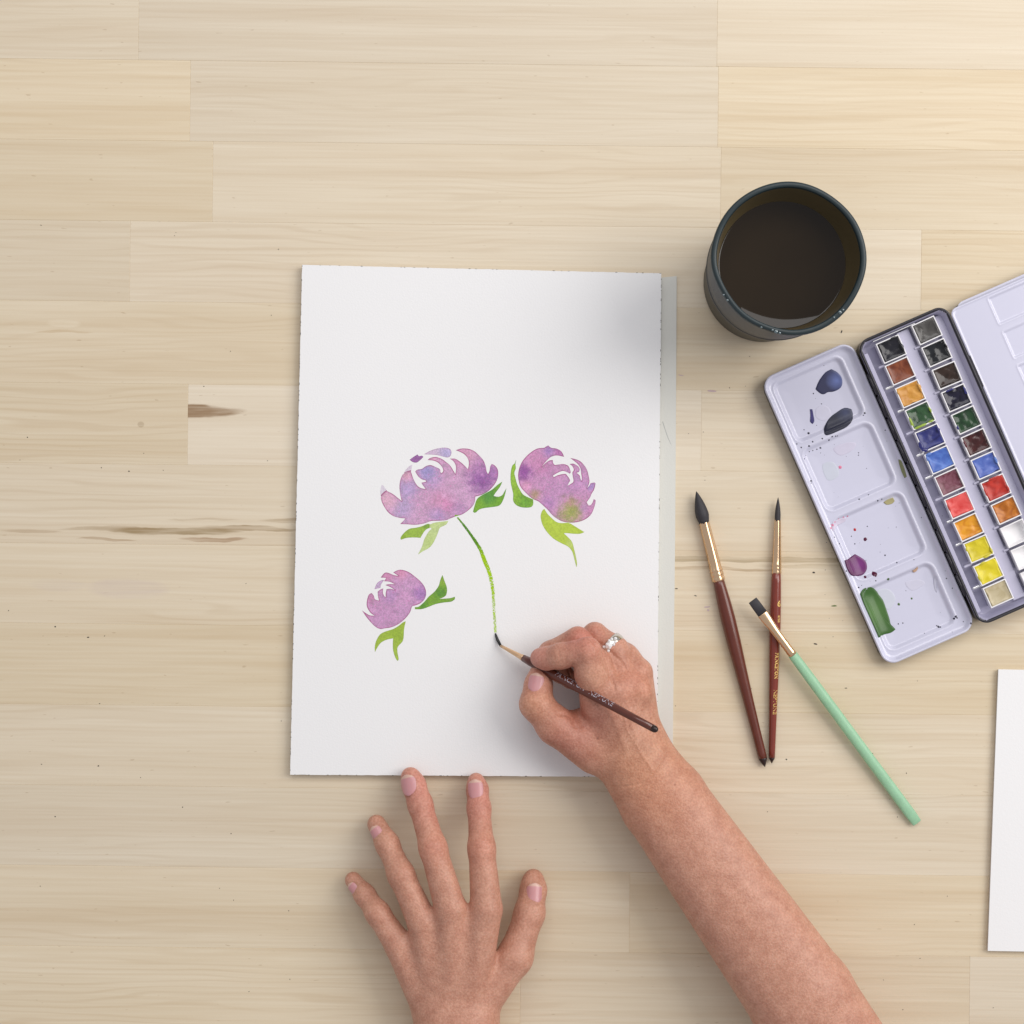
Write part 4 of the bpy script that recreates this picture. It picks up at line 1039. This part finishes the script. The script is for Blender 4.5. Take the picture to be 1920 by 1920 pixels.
# ------------------------------------------------------------------ hands: one smooth surface per arm, grown from tapered bones
def Zc(zx, zy, zmm): return np.array(P(940 + zx / 4.571, 1140 + zy / 4.571, zmm / 1000))
def Pc(px, py, zmm): return np.array(P(px, py, zmm / 1000))
def smin(a, b_, k):
    h = np.maximum(k - np.abs(a - b_), 0) / k
    return np.minimum(a, b_) - h * h * k * 0.25
class Field:
    def __init__(s, lo, hi, h):
        s.lo = np.array(lo); s.h = h
        s.n = np.ceil((np.array(hi) - s.lo) / h).astype(int) + 1
        s.d = np.full(s.n, 0.05, np.float32)
    def sub(s, pts, m):
        pts = np.array(pts)
        a = np.clip(np.floor((pts.min(0) - m - s.lo) / s.h).astype(int), 0, s.n - 1); b_ = np.clip(np.ceil((pts.max(0) + m - s.lo) / s.h).astype(int) + 1, 1, s.n)
        sl = tuple(slice(i, j) for i, j in zip(a, b_))
        ax = [((np.arange(i, j) * s.h) + l).astype(np.float32) for i, j, l in zip(a, b_, s.lo)]
        return sl, np.meshgrid(*ax, indexing='ij')
    @staticmethod
    def cone(G, a, b_, ra, rb):
        d = b_ - a; l2 = float(d @ d) + 1e-12
        px, py, pz = G[0] - a[0], G[1] - a[1], G[2] - a[2]
        t = np.clip((px * d[0] + py * d[1] + pz * d[2]) / l2, 0, 1)
        return np.sqrt((px - t * d[0]) ** 2 + (py - t * d[1]) ** 2 + (pz - t * d[2]) ** 2) - (ra + (rb - ra) * t)
    def chain(s, pts, rs, kc=0.004, km=0.003):
        """pts: joints (m), rs: radii in mm"""
        rs = [r / 1000 for r in rs]
        sl, G = s.sub(pts, max(rs) + km + 0.004)
        loc = None
        for i in range(len(pts) - 1):
            c = s.cone(G, pts[i], pts[i + 1], rs[i], rs[i + 1])
            loc = c if loc is None else smin(loc, c, kc)
        s.d[sl] = smin(s.d[sl], loc.astype(np.float32), km)
def surface(f):
    d = f.d; ins = d < 0
    nx, ny, nz = d.shape
    cnt = np.zeros((nx - 1, ny - 1, nz - 1), np.int8)
    offs = [(i, j, k) for i in (0, 1) for j in (0, 1) for k in (0, 1)]
    for i, j, k in offs: cnt += ins[i:nx - 1 + i, j:ny - 1 + j, k:nz - 1 + k]
    act = (cnt > 0) & (cnt < 8)
    cells = np.argwhere(act); idx = np.full(act.shape, -1, np.int32); idx[act] = np.arange(len(cells))
    acc = np.zeros((len(cells), 3)); num = np.zeros(len(cells))
    cv = {o: d[cells[:, 0] + o[0], cells[:, 1] + o[1], cells[:, 2] + o[2]].astype(np.float64) for o in offs}
    for a in offs:
        for ax in range(3):
            if a[ax] == 0:
                b_ = tuple(1 if q == ax else a[q] for q in range(3))
                va, vb = cv[a], cv[b_]; cr = (va < 0) != (vb < 0)
                t = np.where(cr, va / (va - vb + 1e-20), 0)
                p = np.array(a, float)[None] + 0 * acc; p[:, ax] += t
                acc[cr] += p[cr]; num[cr] += 1
    v = (cells + acc / num[:, None]) * f.h + f.lo
    quads = []
    for ax in range(3):
        b1, b2 = (ax + 1) % 3, (ax + 2) % 3
        lo = [slice(None)] * 3; hi = [slice(None)] * 3
        lo[ax] = slice(0, -1); hi[ax] = slice(1, None)
        for q in (b1, b2): lo[q] = slice(1, -1); hi[q] = slice(1, -1)
        A_, B_ = ins[tuple(lo)], ins[tuple(hi)]
        e = np.argwhere(A_ != B_); s_in = A_[A_ != B_]
        e[:, b1] += 1; e[:, b2] += 1
        def cell(d1, d2):
            c = e.copy(); c[:, b1] += d1; c[:, b2] += d2
            return idx[c[:, 0], c[:, 1], c[:, 2]]
        q4 = np.stack([cell(-1, -1), cell(0, -1), cell(0, 0), cell(-1, 0)], 1)
        q4[~s_in] = q4[~s_in][:, ::-1]
        quads.append(q4)
    q = np.concatenate(quads); q = q[(q >= 0).all(1)]
    return v, q
def relax(v, q, it=3, lam=0.5):
    for _ in range(it):
        acc = np.zeros_like(v); num = np.zeros(len(v))
        for i in range(4):
            a, b_ = q[:, i], q[:, (i + 1) % 4]
            for ax in range(3):
                acc[:, ax] += np.bincount(a, v[b_, ax], len(v)) + np.bincount(b_, v[a, ax], len(v))
            num += np.bincount(a, minlength=len(v)) + np.bincount(b_, minlength=len(v))
        v = v + lam * (acc / np.maximum(num, 1)[:, None] - v)
    return v
def vnormals(v, q):
    n = np.cross(v[q[:, 2]] - v[q[:, 0]], v[q[:, 3]] - v[q[:, 1]]); out = np.zeros_like(v)
    for i in range(4):
        for ax in range(3): out[:, ax] += np.bincount(q[:, i], n[:, ax], len(v))
    return out / (np.linalg.norm(out, axis=1)[:, None] + 1e-12)
def groove(v, nrm, line, amp, width):
    """press a fold (mm) into the upward-facing skin along a line of points"""
    line = [np.array(p) for p in line]
    best = np.full(len(v), 1.0)
    for a, b_ in zip(line, line[1:]):
        e = (b_ - a)[:2]; l2 = e @ e + 1e-12
        r = v[:, :2] - a[:2]; t = np.clip((r @ e) / l2, 0, 1)
        fade = np.sqrt(((r - t[:, None] * e) ** 2).sum(1))
        best = np.minimum(best, fade)
    k = np.exp(-(best / (width / 1000)) ** 2) * np.clip(nrm[:, 2] * 1.5, 0, 1)
    return v - nrm * (k * amp / 1000)[:, None]

skin = bpy.data.materials.new('skin'); skin.use_nodes = True
nt = skin.node_tree; N = nt.nodes; L = nt.links; b = N['Principled BSDF']
b.inputs['Roughness'].default_value = 0.44; b.inputs['Specular IOR Level'].default_value = 0.35
b.inputs['Subsurface Weight'].default_value = 0.12; b.inputs['Subsurface Radius'].default_value = (1, .35, .2); b.inputs['Subsurface Scale'].default_value = 0.003
at = N.new('ShaderNodeAttribute'); at.attribute_name = 'tint'
tc = N.new('ShaderNodeTexCoord')
n1 = N.new('ShaderNodeTexNoise'); n1.inputs['Scale'].default_value = 110; n1.inputs['Detail'].default_value = 6; L.new(tc.outputs['Object'], n1.inputs['Vector'])
n2 = N.new('ShaderNodeTexNoise'); n2.inputs['Scale'].default_value = 650; n2.inputs['Detail'].default_value = 3; L.new(tc.outputs['Object'], n2.inputs['Vector'])
m1 = N.new('ShaderNodeMix'); m1.data_type = 'RGBA'; m1.blend_type = 'MULTIPLY'; m1.inputs[0].default_value = 1.0
r1_ = N.new('ShaderNodeValToRGB'); r1_.color_ramp.elements[0].position = .3; r1_.color_ramp.elements[1].position = .7
r1_.color_ramp.elements[0].color = (.87, .78, .75, 1); r1_.color_ramp.elements[1].color = (1.08, 1.06, 1.05, 1)
L.new(n1.outputs['Fac'], r1_.inputs[0]); L.new(at.outputs['Color'], m1.inputs[6]); L.new(r1_.outputs[0], m1.inputs[7])
m2 = N.new('ShaderNodeMix'); m2.data_type = 'RGBA'; m2.blend_type = 'MULTIPLY'; m2.inputs[0].default_value = 1.0
r2_ = N.new('ShaderNodeValToRGB'); r2_.color_ramp.elements[0].position = .35; r2_.color_ramp.elements[1].position = .65
r2_.color_ramp.elements[0].color = (.86, .79, .75, 1); r2_.color_ramp.elements[1].color = (1.05, 1.05, 1.05, 1)
L.new(n2.outputs['Fac'], r2_.inputs[0]); L.new(m1.outputs[2], m2.inputs[6]); L.new(r2_.outputs[0], m2.inputs[7])
L.new(m2.outputs[2], b.inputs['Base Color'])
vo = N.new('ShaderNodeTexVoronoi'); vo.inputs['Scale'].default_value = 900; L.new(tc.outputs['Object'], vo.inputs['Vector'])
ms = N.new('ShaderNodeMath'); ms.operation = 'MULTIPLY_ADD'; ms.inputs[1].default_value = 0.5; L.new(vo.outputs['Distance'], ms.inputs[0]); L.new(n2.outputs['Fac'], ms.inputs[2])
bp = N.new('ShaderNodeBump'); bp.inputs['Strength'].default_value = 0.55; bp.inputs['Distance'].default_value = 0.0005
L.new(ms.outputs[0], bp.inputs['Height']); L.new(bp.outputs['Normal'], b.inputs['Normal'])
NAIL = mat('fingernail', (200, 144, 146), 0.3, spec=0.5, noise=(200, 0.05), sss=0.1)
NAILT = mat('nail_tip', (208, 170, 154), 0.3)

def skin_mesh(name, f, tints, grooves, parent, label, base=(200, 153, 132), it=3, spots=()):
    v, q = surface(f); v = relax(v, q, it)
    nrm = vnormals(v, q)
    for line, amp, wd in grooves: v = groove(v, nrm, line, amp, wd)
    nrm = vnormals(v, q)
    col = np.ones((len(v), 4), np.float32); col[:, :3] = lin(base)
    for p, r, c, a in tints:
        k = a * np.exp(-(((v - np.array(p)) ** 2).sum(1)) / (r / 1000) ** 2)
        col[:, :3] += (np.array(lin(c), np.float32) - col[:, :3]) * k[:, None]
    for p, r, c in spots:
        k = np.exp(-(((v[:, :2] - np.array(p)[:2]) ** 2).sum(1)) / (r / 1000) ** 2) * (nrm[:, 2] > 0.2)
        col[:, :3] += (np.array(lin(c), np.float32) - col[:, :3]) * k[:, None]
    o = mesh(name, v, q, skin, parent, True)
    a = o.data.attributes.new('tint', 'FLOAT_COLOR', 'POINT'); a.data.foreach_set('color', col.ravel())
    o['label'] = label
    return o, v, nrm
def nail_on(vn, xy, ax, ln, wd, R, parent, tip=True, lift=0.0):
    v, nrm = vn
    d = np.hypot(v[:, 0] - xy[0], v[:, 1] - xy[1])
    near = d < 0.0015
    zt = v[near, 2].max()
    top = near & (v[:, 2] > zt - 0.004) & (nrm[:, 2] > 0)
    n = nrm[top].mean(0); n /= np.linalg.norm(n)
    c = v[top].mean(0) + n * lift / 1000
    return nail(c, ax, n, ln, wd, R, parent, tip)
def nail(c, ax, nrm, ln, wd, R, parent, tip=True):
    """c: centre on the skin, ax: towards the finger tip, sizes in mm"""
    ax = np.array(ax, float); ax /= np.linalg.norm(ax); nrm = np.array(nrm, float); nrm -= ax * (nrm @ ax); nrm /= np.linalg.norm(nrm)
    sd = np.cross(ax, nrm); nu, nv = 13, 11; vs = []
    for i in range(nu):
        s = -1 + 2 * i / (nu - 1)
        for j in range(nv):
            t = -1 + 2 * j / (nv - 1)
            wloc = (1 - abs(s) ** (3.4 if s > 0 else 2.6)) ** 0.5 if abs(s) < 1 else 0.0
            wloc = max(wloc, 0.15) * (1.0 + 0.06 * s)
            x = t * wloc * wd / 2
            h_ = math.sqrt(max(R * R - x * x, 0)) - R - (0.25 if abs(s) == 1 or abs(t) == 1 else 0) - 0.5 * max(0, s - .3) ** 2
            vs.append(np.array(c) + (ax * (s * ln / 2) + sd * x + nrm * (h_ + 0.35)) / 1000)
    fs = [(i * nv + j, (i + 1) * nv + j, (i + 1) * nv + j + 1, i * nv + j + 1) for i in range(nu - 1) for j in range(nv - 1)]
    fm = [1 if (tip and f // (nv - 1) >= nu - 3) else 0 for f in range(len(fs))]
    o = mesh('fingernail', np.array(vs), fs, [NAIL, NAILT], parent, True, fmat=fm)
    bm = bmesh.new(); bm.from_mesh(o.data)
    if sum(fc.normal.dot(Vector(nrm)) for fc in bm.faces) < 0: bmesh.ops.reverse_faces(bm, faces=list(bm.faces))
    bm.to_mesh(o.data); bm.free()
    return o

person = empty('person', P(1000, 1800, 0.0003), 'painter whose right hand wears a silver ring and left fingertips steady the paper', 'person')

# right hand, photo positions read in the close-up of the hand (4.571 per photo pixel)
f = Field(np.array(P(960, 2220, 0)) + [0, 0, 0.003], np.array(P(1930, 1150, 0.0)) + [0, 0, 0.083], 0.0008)
K = 0.008
# palm: metacarpals, ulnar side low
f.chain([Zc(1035, 1285, 33), Zc(825, 835, 37)], [14, 11.5], km=K)
f.chain([Zc(1100, 1240, 33), Zc(940, 735, 40)], [14, 11.5], km=K)
f.chain([Zc(1165, 1190, 30), Zc(1060, 645, 36)], [13, 11], km=K)
f.chain([Zc(1225, 1120, 26), Zc(1168, 555, 28)], [12.5, 11], km=K)
f.chain([Zc(1040, 1180, 22), Zc(960, 800, 20)], [14, 11], km=K)
f.chain([Zc(1180, 1050, 20), Zc(1130, 640, 18)], [11.5, 10], km=K)
# forearm
f.chain([Zc(1085, 1345, 30), Zc(1310, 1695, 32), Zc(2500, 3420, 44), Zc(3150, 4440, 44)], [22, 24, 30, 31], km=0.012)
f.chain([Zc(1210, 1250, 29), Zc(1470, 1600, 31), Zc(2660, 3290, 44), Zc(3330, 4330, 44)], [21, 23.5, 30, 31], km=0.012)
# thumb
f.chain([Zc(800, 1235, 31), Zc(465, 1010, 36)], [16, 13.2], km=K)
f.chain([Zc(760, 1110, 30), Zc(560, 985, 26)], [12, 9], km=0.006)
f.chain([Zc(465, 1010, 36), Zc(300, 822, 33), Zc(318, 660, 29), Zc(335, 560, 25)], [13.2, 11.6, 9.6, 8.0], kc=0.005, km=0.005)
f.chain([Zc(960, 1000, 30), Zc(720, 960, 26)], [14, 9], km=K)
# index
f.chain([Zc(825, 835, 37), Zc(772, 560, 47), Zc(738, 366, 55)], [12, 11.2, 9.8], kc=0.006, km=0.003)
f.chain([Zc(738, 366, 55), Zc(510, 412, 46), Zc(390, 432, 39), Zc(332, 428, 35.5)], [9.8, 8.9, 8.0, 7.2], kc=0.004, km=0.0012)
# middle
f.chain([Zc(940, 735, 39), Zc(815, 490, 39), Zc(655, 270, 36)], [11.4, 10.4, 9.2], kc=0.006, km=0.0014)
f.chain([Zc(655, 270, 36), Zc(420, 388, 26), Zc(500, 540, 19), Zc(590, 620, 16)], [9.4, 8.4, 7.6, 6.4], kc=0.004, km=0.0015)
# ring finger
f.chain([Zc(1060, 645, 34), Zc(965, 365, 29), Zc(802, 226, 24)], [11.0, 10.0, 8.9], kc=0.006, km=0.0014)
f.chain([Zc(802, 226, 24), Zc(660, 330, 18), Zc(700, 480, 15)], [8.9, 8, 6.8], kc=0.004, km=0.0015)
# little finger
f.chain([Zc(1168, 555, 27), Zc(1060, 420, 22), Zc(930, 320, 17)], [11, 9.2, 8.0], kc=0.006, km=0.0014)
f.chain([Zc(930, 320, 17), Zc(820, 400, 15), Zc(860, 520, 13)], [8, 7.2, 6.2], kc=0.004, km=0.0015)
# bony knuckles
for (x, y, z, r) in ((835, 800, 43, 9), (1185, 700, 40, 7.5), (955, 700, 44, 8.5)):
    f.chain([Zc(x, y, z - 1), Zc(x + 10, y + 10, z - 1)], [r, r], km=0.008)
red, pale, brown, shade = (190, 116, 104), (222, 180, 154), (190, 138, 104), (178, 118, 102)
tints = [(Zc(735, 330, 60), 13, (206, 146, 128), .8), (Zc(330, 425, 40), 11, (204, 138, 128), .7), (Zc(650, 230, 52), 12, (200, 130, 116), .8), (Zc(790, 180, 42), 12, (194, 124, 110), .8), (Zc(640, 600, 46), 12, (192, 122, 108), .6),
         (Zc(800, 620, 56), 14, (212, 166, 140), .6), (Zc(1190, 700, 48), 10, (214, 158, 132), .8), (Zc(1120, 560, 46), 16, (192, 130, 108), .5), (Zc(300, 820, 44), 16, (208, 156, 126), .6), (Zc(300, 640, 36), 10, (206, 140, 126), .5),
         (Zc(560, 930, 34), 9, (196, 108, 72), .75), (Zc(780, 900, 48), 20, (188, 128, 112), .6), (Zc(500, 1150, 46), 22, (186, 126, 110), .55), (Zc(720, 1150, 46), 22, (182, 124, 110), .4), (Zc(1200, 1350, 50), 30, (198, 148, 112), .5), (Zc(1350, 1560, 52), 30, (202, 146, 118), .6)]
gr = [([Zc(900, 820, 50), Zc(980, 1000, 50), Zc(1060, 1200, 50)], -0.5, 2.2), ([Zc(1060, 760, 50), Zc(1110, 950, 50), Zc(1160, 1130, 50)], -0.4, 2.0), ([Zc(990, 850, 50), Zc(1060, 930, 50), Zc(1080, 1060, 50), Zc(1160, 1180, 50), Zc(1300, 1400, 50)], -0.35, 1.0), ([Zc(1180, 780, 50), Zc(1150, 900, 50), Zc(1190, 1040, 50)], -0.3, 1.0),
      ([Zc(770, 250, 50), Zc(855, 380, 50), Zc(915, 520, 50), Zc(960, 640, 50), Zc(968, 700, 50)], 1.1, 0.9),
      ([Zc(850, 310, 48), Zc(960, 400, 45), Zc(1055, 490, 42), Zc(1075, 540, 42)], 0.9, 0.9),
      ([Zc(612, 478, 50), Zc(590, 540, 50), Zc(600, 600, 50), Zc(630, 650, 50)], 1.2, 1.1),
      ([Zc(230, 920, 40), Zc(300, 905, 40), Zc(370, 880, 40)], 0.35, 0.5),
      ([Zc(215, 690, 36), Zc(290, 662, 36), Zc(350, 650, 36)], 0.2, 0.5),
      ([Zc(1040, 1530, 50), Zc(1180, 1500, 50), Zc(1290, 1430, 50), Zc(1370, 1340, 50), Zc(1420, 1240, 50)], 0.55, 0.55),
      ([Zc(1080, 1370, 50), Zc(1200, 1300, 50), Zc(1290, 1200, 50)], 0.25, 0.5),
      ([Zc(1000, 1480, 50), Zc(1150, 1440, 50), Zc(1260, 1360, 50)], 0.15, 0.6), ([Zc(940, 1420, 50), Zc(1060, 1320, 50), Zc(1160, 1230, 50)], 0.18, 0.5),
      ([Zc(1100, 1560, 50), Zc(1250, 1510, 50), Zc(1370, 1410, 50)], 0.2, 0.5),
      ([Zc(500, 900, 40), Zc(560, 905, 40), Zc(610, 945, 40), Zc(640, 1010, 40)], 1.0, 1.4),
      ([Zc(690, 1010, 44), Zc(640, 1080, 44), Zc(655, 1130, 44)], 0.35, 1.0),
      ([Zc(680, 330, 60), Zc(700, 300, 60), Zc(740, 290, 60)], 0.2, .5), ([Zc(690, 370, 60), Zc(720, 330, 60), Zc(770, 320, 60)], 0.2, .5),
      ([Zc(470, 310, 50), Zc(495, 360, 50), Zc(500, 420, 50)], 0.2, .6)]
spots = [(Zc(828, 1121, 48), 0.7, (104, 62, 48)), (Zc(1210, 880, 48), 0.6, (166, 108, 82)), (Zc(1290, 960, 48), 0.6, (166, 108, 82)), (Zc(1100, 1010, 48), 0.6, (160, 100, 78)), (Zc(1480, 1500, 48), 0.7, (160, 104, 80)), (Zc(1250, 1600, 48), 0.6, (160, 104, 80))]
hr, vr, nr = skin_mesh('hand', f, tints, gr, person, 'right hand and forearm, pinching the brush', spots=spots)
nail_on((vr, nr), Zc(284, 588, 0), Zc(318, 480, 25) - Zc(284, 640, 29), 14, 11.5, 8.5, hr, lift=0.4)
# small edge of a folded finger nail seen through the gap
nail(Zc(612, 672, 19.5), Zc(640, 720, 15) - Zc(600, 640, 19), (0.0, -0.6, 0.8), 6, 6.5, 6, hr, tip=False)

# left hand
def Q(px, py, z): return Pc(px, py, z)
g = Field(np.array(P(610, 2080, 0)) + [0, 0, 0.0005], np.array(P(1060, 1420, 0)) + [0, 0, 0.072], 0.0008)
g.chain([Q(852, 1905, 33), Q(845, 1705, 42)], [14, 11.5], km=K)
g.chain([Q(875, 1905, 33), Q(912, 1705, 42)], [14, 11.5], km=K)
g.chain([Q(830, 1905, 31), Q(792, 1728, 37)], [13.5, 11], km=K)
g.chain([Q(812, 1905, 28), Q(748, 1772, 30)], [13, 10.5], km=K)
g.chain([Q(880, 1900, 26), Q(870, 1750, 26)], [14, 12], km=K)
g.chain([Q(840, 1920, 32), Q(815, 2140, 36)], [21, 27], km=0.012)
g.chain([Q(885, 1920, 32), Q(895, 2140, 36)], [20, 27], km=0.012)
g.chain([Q(845, 1705, 42), Q(812, 1590, 38), Q(788, 1508, 20), Q(776, 1472, 14.5), Q(769.5, 1456, 13.2)], [11.6, 9.6, 8.6, 8.2, 7.0], kc=0.005, km=0.002)
g.chain([Q(912, 1705, 42), Q(903, 1590, 38), Q(898, 1515, 20), Q(895, 1480, 14.0), Q(892.5, 1464, 12.6)], [11.6, 9.4, 8.1, 7.4, 6.0], kc=0.005, km=0.002)
g.chain([Q(792, 1728, 37), Q(752, 1640, 34), Q(726, 1582, 20), Q(706, 1545, 9.5)], [11, 9.2, 8.2, 6.9], kc=0.005, km=0.002)
g.chain([Q(748, 1772, 30), Q(708, 1712, 27), Q(684, 1678, 17), Q(662, 1650, 8.5)], [10.5, 8.4, 7.2, 6.1], kc=0.005, km=0.002)
g.chain([Q(900, 1880, 30), Q(965, 1795, 28), Q(993, 1712, 20), Q(1000, 1668, 13), Q(1000, 1648, 10)], [15, 12.5, 10.5, 9, 7.4], kc=0.006, km=0.005)
tl = [(Q(775, 1475, 18), 14, (206, 140, 128), .85), (Q(895, 1485, 18), 14, (206, 142, 130), .8), (Q(800, 1530, 24), 14, (196, 128, 116), .6), (Q(900, 1530, 24), 14, (198, 132, 120), .6), (Q(812, 1590, 46), 12, (206, 146, 126), .7), (Q(903, 1590, 46), 12, (206, 146, 126), .7)]
gl2 = [([Q(790, 1530, 30), Q(800, 1526, 30), Q(810, 1520, 30)], .3, .5), ([Q(886, 1528, 30), Q(898, 1526, 30), Q(910, 1528, 30)], .3, .5), ([Q(800, 1592, 48), Q(815, 1586, 48), Q(830, 1582, 48)], .3, .6), ([Q(890, 1592, 48), Q(903, 1590, 48), Q(916, 1592, 48)], .3, .6)]
hl, vl, nl = skin_mesh('hand', g, tl, gl2, person, 'left hand with two fingertips on the paper edge')
nail_on((vl, nl), Q(768.5, 1462, 0), Q(766, 1440, 18) - Q(774.5, 1486, 23), 15.5, 12.6, 9.0, hl, lift=0.7)
nail_on((vl, nl), Q(893, 1470.5, 0), Q(891.5, 1452, 18) - Q(894, 1494, 22), 15.0, 11.4, 8.0, hl, lift=0.7)
nail_on((vl, nl), Q(710, 1553, 0), Q(698, 1532, 10) - Q(716, 1564, 16), 12.5, 10, 6.6, hl, lift=0.5)
nail_on((vl, nl), Q(667, 1657, 0), Q(655, 1642, 9) - Q(674, 1666, 14), 11, 8.4, 5.8, hl, lift=0.5)
nail_on((vl, nl), Q(1002, 1660, 0), Q(1002, 1640, 13) - Q(1000, 1682, 18), 15, 12, 8, hl, lift=0.5)

# ring on the ring finger of the painting hand
SIL = mat('polished_silver', (214, 208, 196), 0.18, metal=1.0)
GEM = mat('clear_stone', (236, 236, 236), 0.05, spec=1.0, coat=1.0)
rc = Vector(Zc(940, 335, 28)); ra = (Vector(Zc(802, 226, 24)) - Vector(Zc(965, 365, 29))).normalized()
ring_e = empty('finger_ring', rc, 'silver ring set with clear stones on the painting hand\'s finger', 'ring')
s_ = ra.cross(Vector((0, 0, 1))).normalized(); n_ = s_.cross(ra).normalized()
vs, fs = [], []
RB = 0.0103
prof = [(-.0030, 0), (-.0032, .0006), (-.0021, .0011), (0, .0013), (.0021, .0011), (.0032, .0006), (.0030, 0)]
for i in range(48):
    t = 2 * math.pi * i / 48
    for (x, h_) in prof:
        vs.append(rc + ra * x + (s_ * math.cos(t) + n_ * math.sin(t)) * (RB + h_))
for i in range(48):
    j = (i + 1) % 48
    for k in range(len(prof)):
        l = (k + 1) % len(prof)
        fs.append((i * 7 + k, i * 7 + l, j * 7 + l, j * 7 + k))
ro = mesh('band', np.array([tuple(v) for v in vs]), fs, SIL, ring_e, True)
bm = bmesh.new(); bm.from_mesh(ro.data); bmesh.ops.recalc_face_normals(bm, faces=list(bm.faces)); bm.to_mesh(ro.data); bm.free()
def stone(c, r, up):
    bm = bmesh.new(); bmesh.ops.create_icosphere(bm, subdivisions=1, radius=r)
    for v in bm.verts: v.co = Vector(c) + v.co
    return bm_obj('stone', bm, GEM, ring_e)
for (dt, x, r) in ((0, 0, .0030), (-.26, .0021, .0013), (.26, .0021, .0013), (-.26, -.0021, .0013), (.26, -.0021, .0013), (-.46, .0017, .0012), (.46, .0017, .0012), (-.46, -.0017, .0012), (.46, -.0017, .0012), (.66, 0, .0014), (-.66, 0, .0014)):
    t = math.pi / 2 + dt
    stone(rc + ra * x + (s_ * math.cos(t) + n_ * math.sin(t)) * (RB + .0013), r, None)
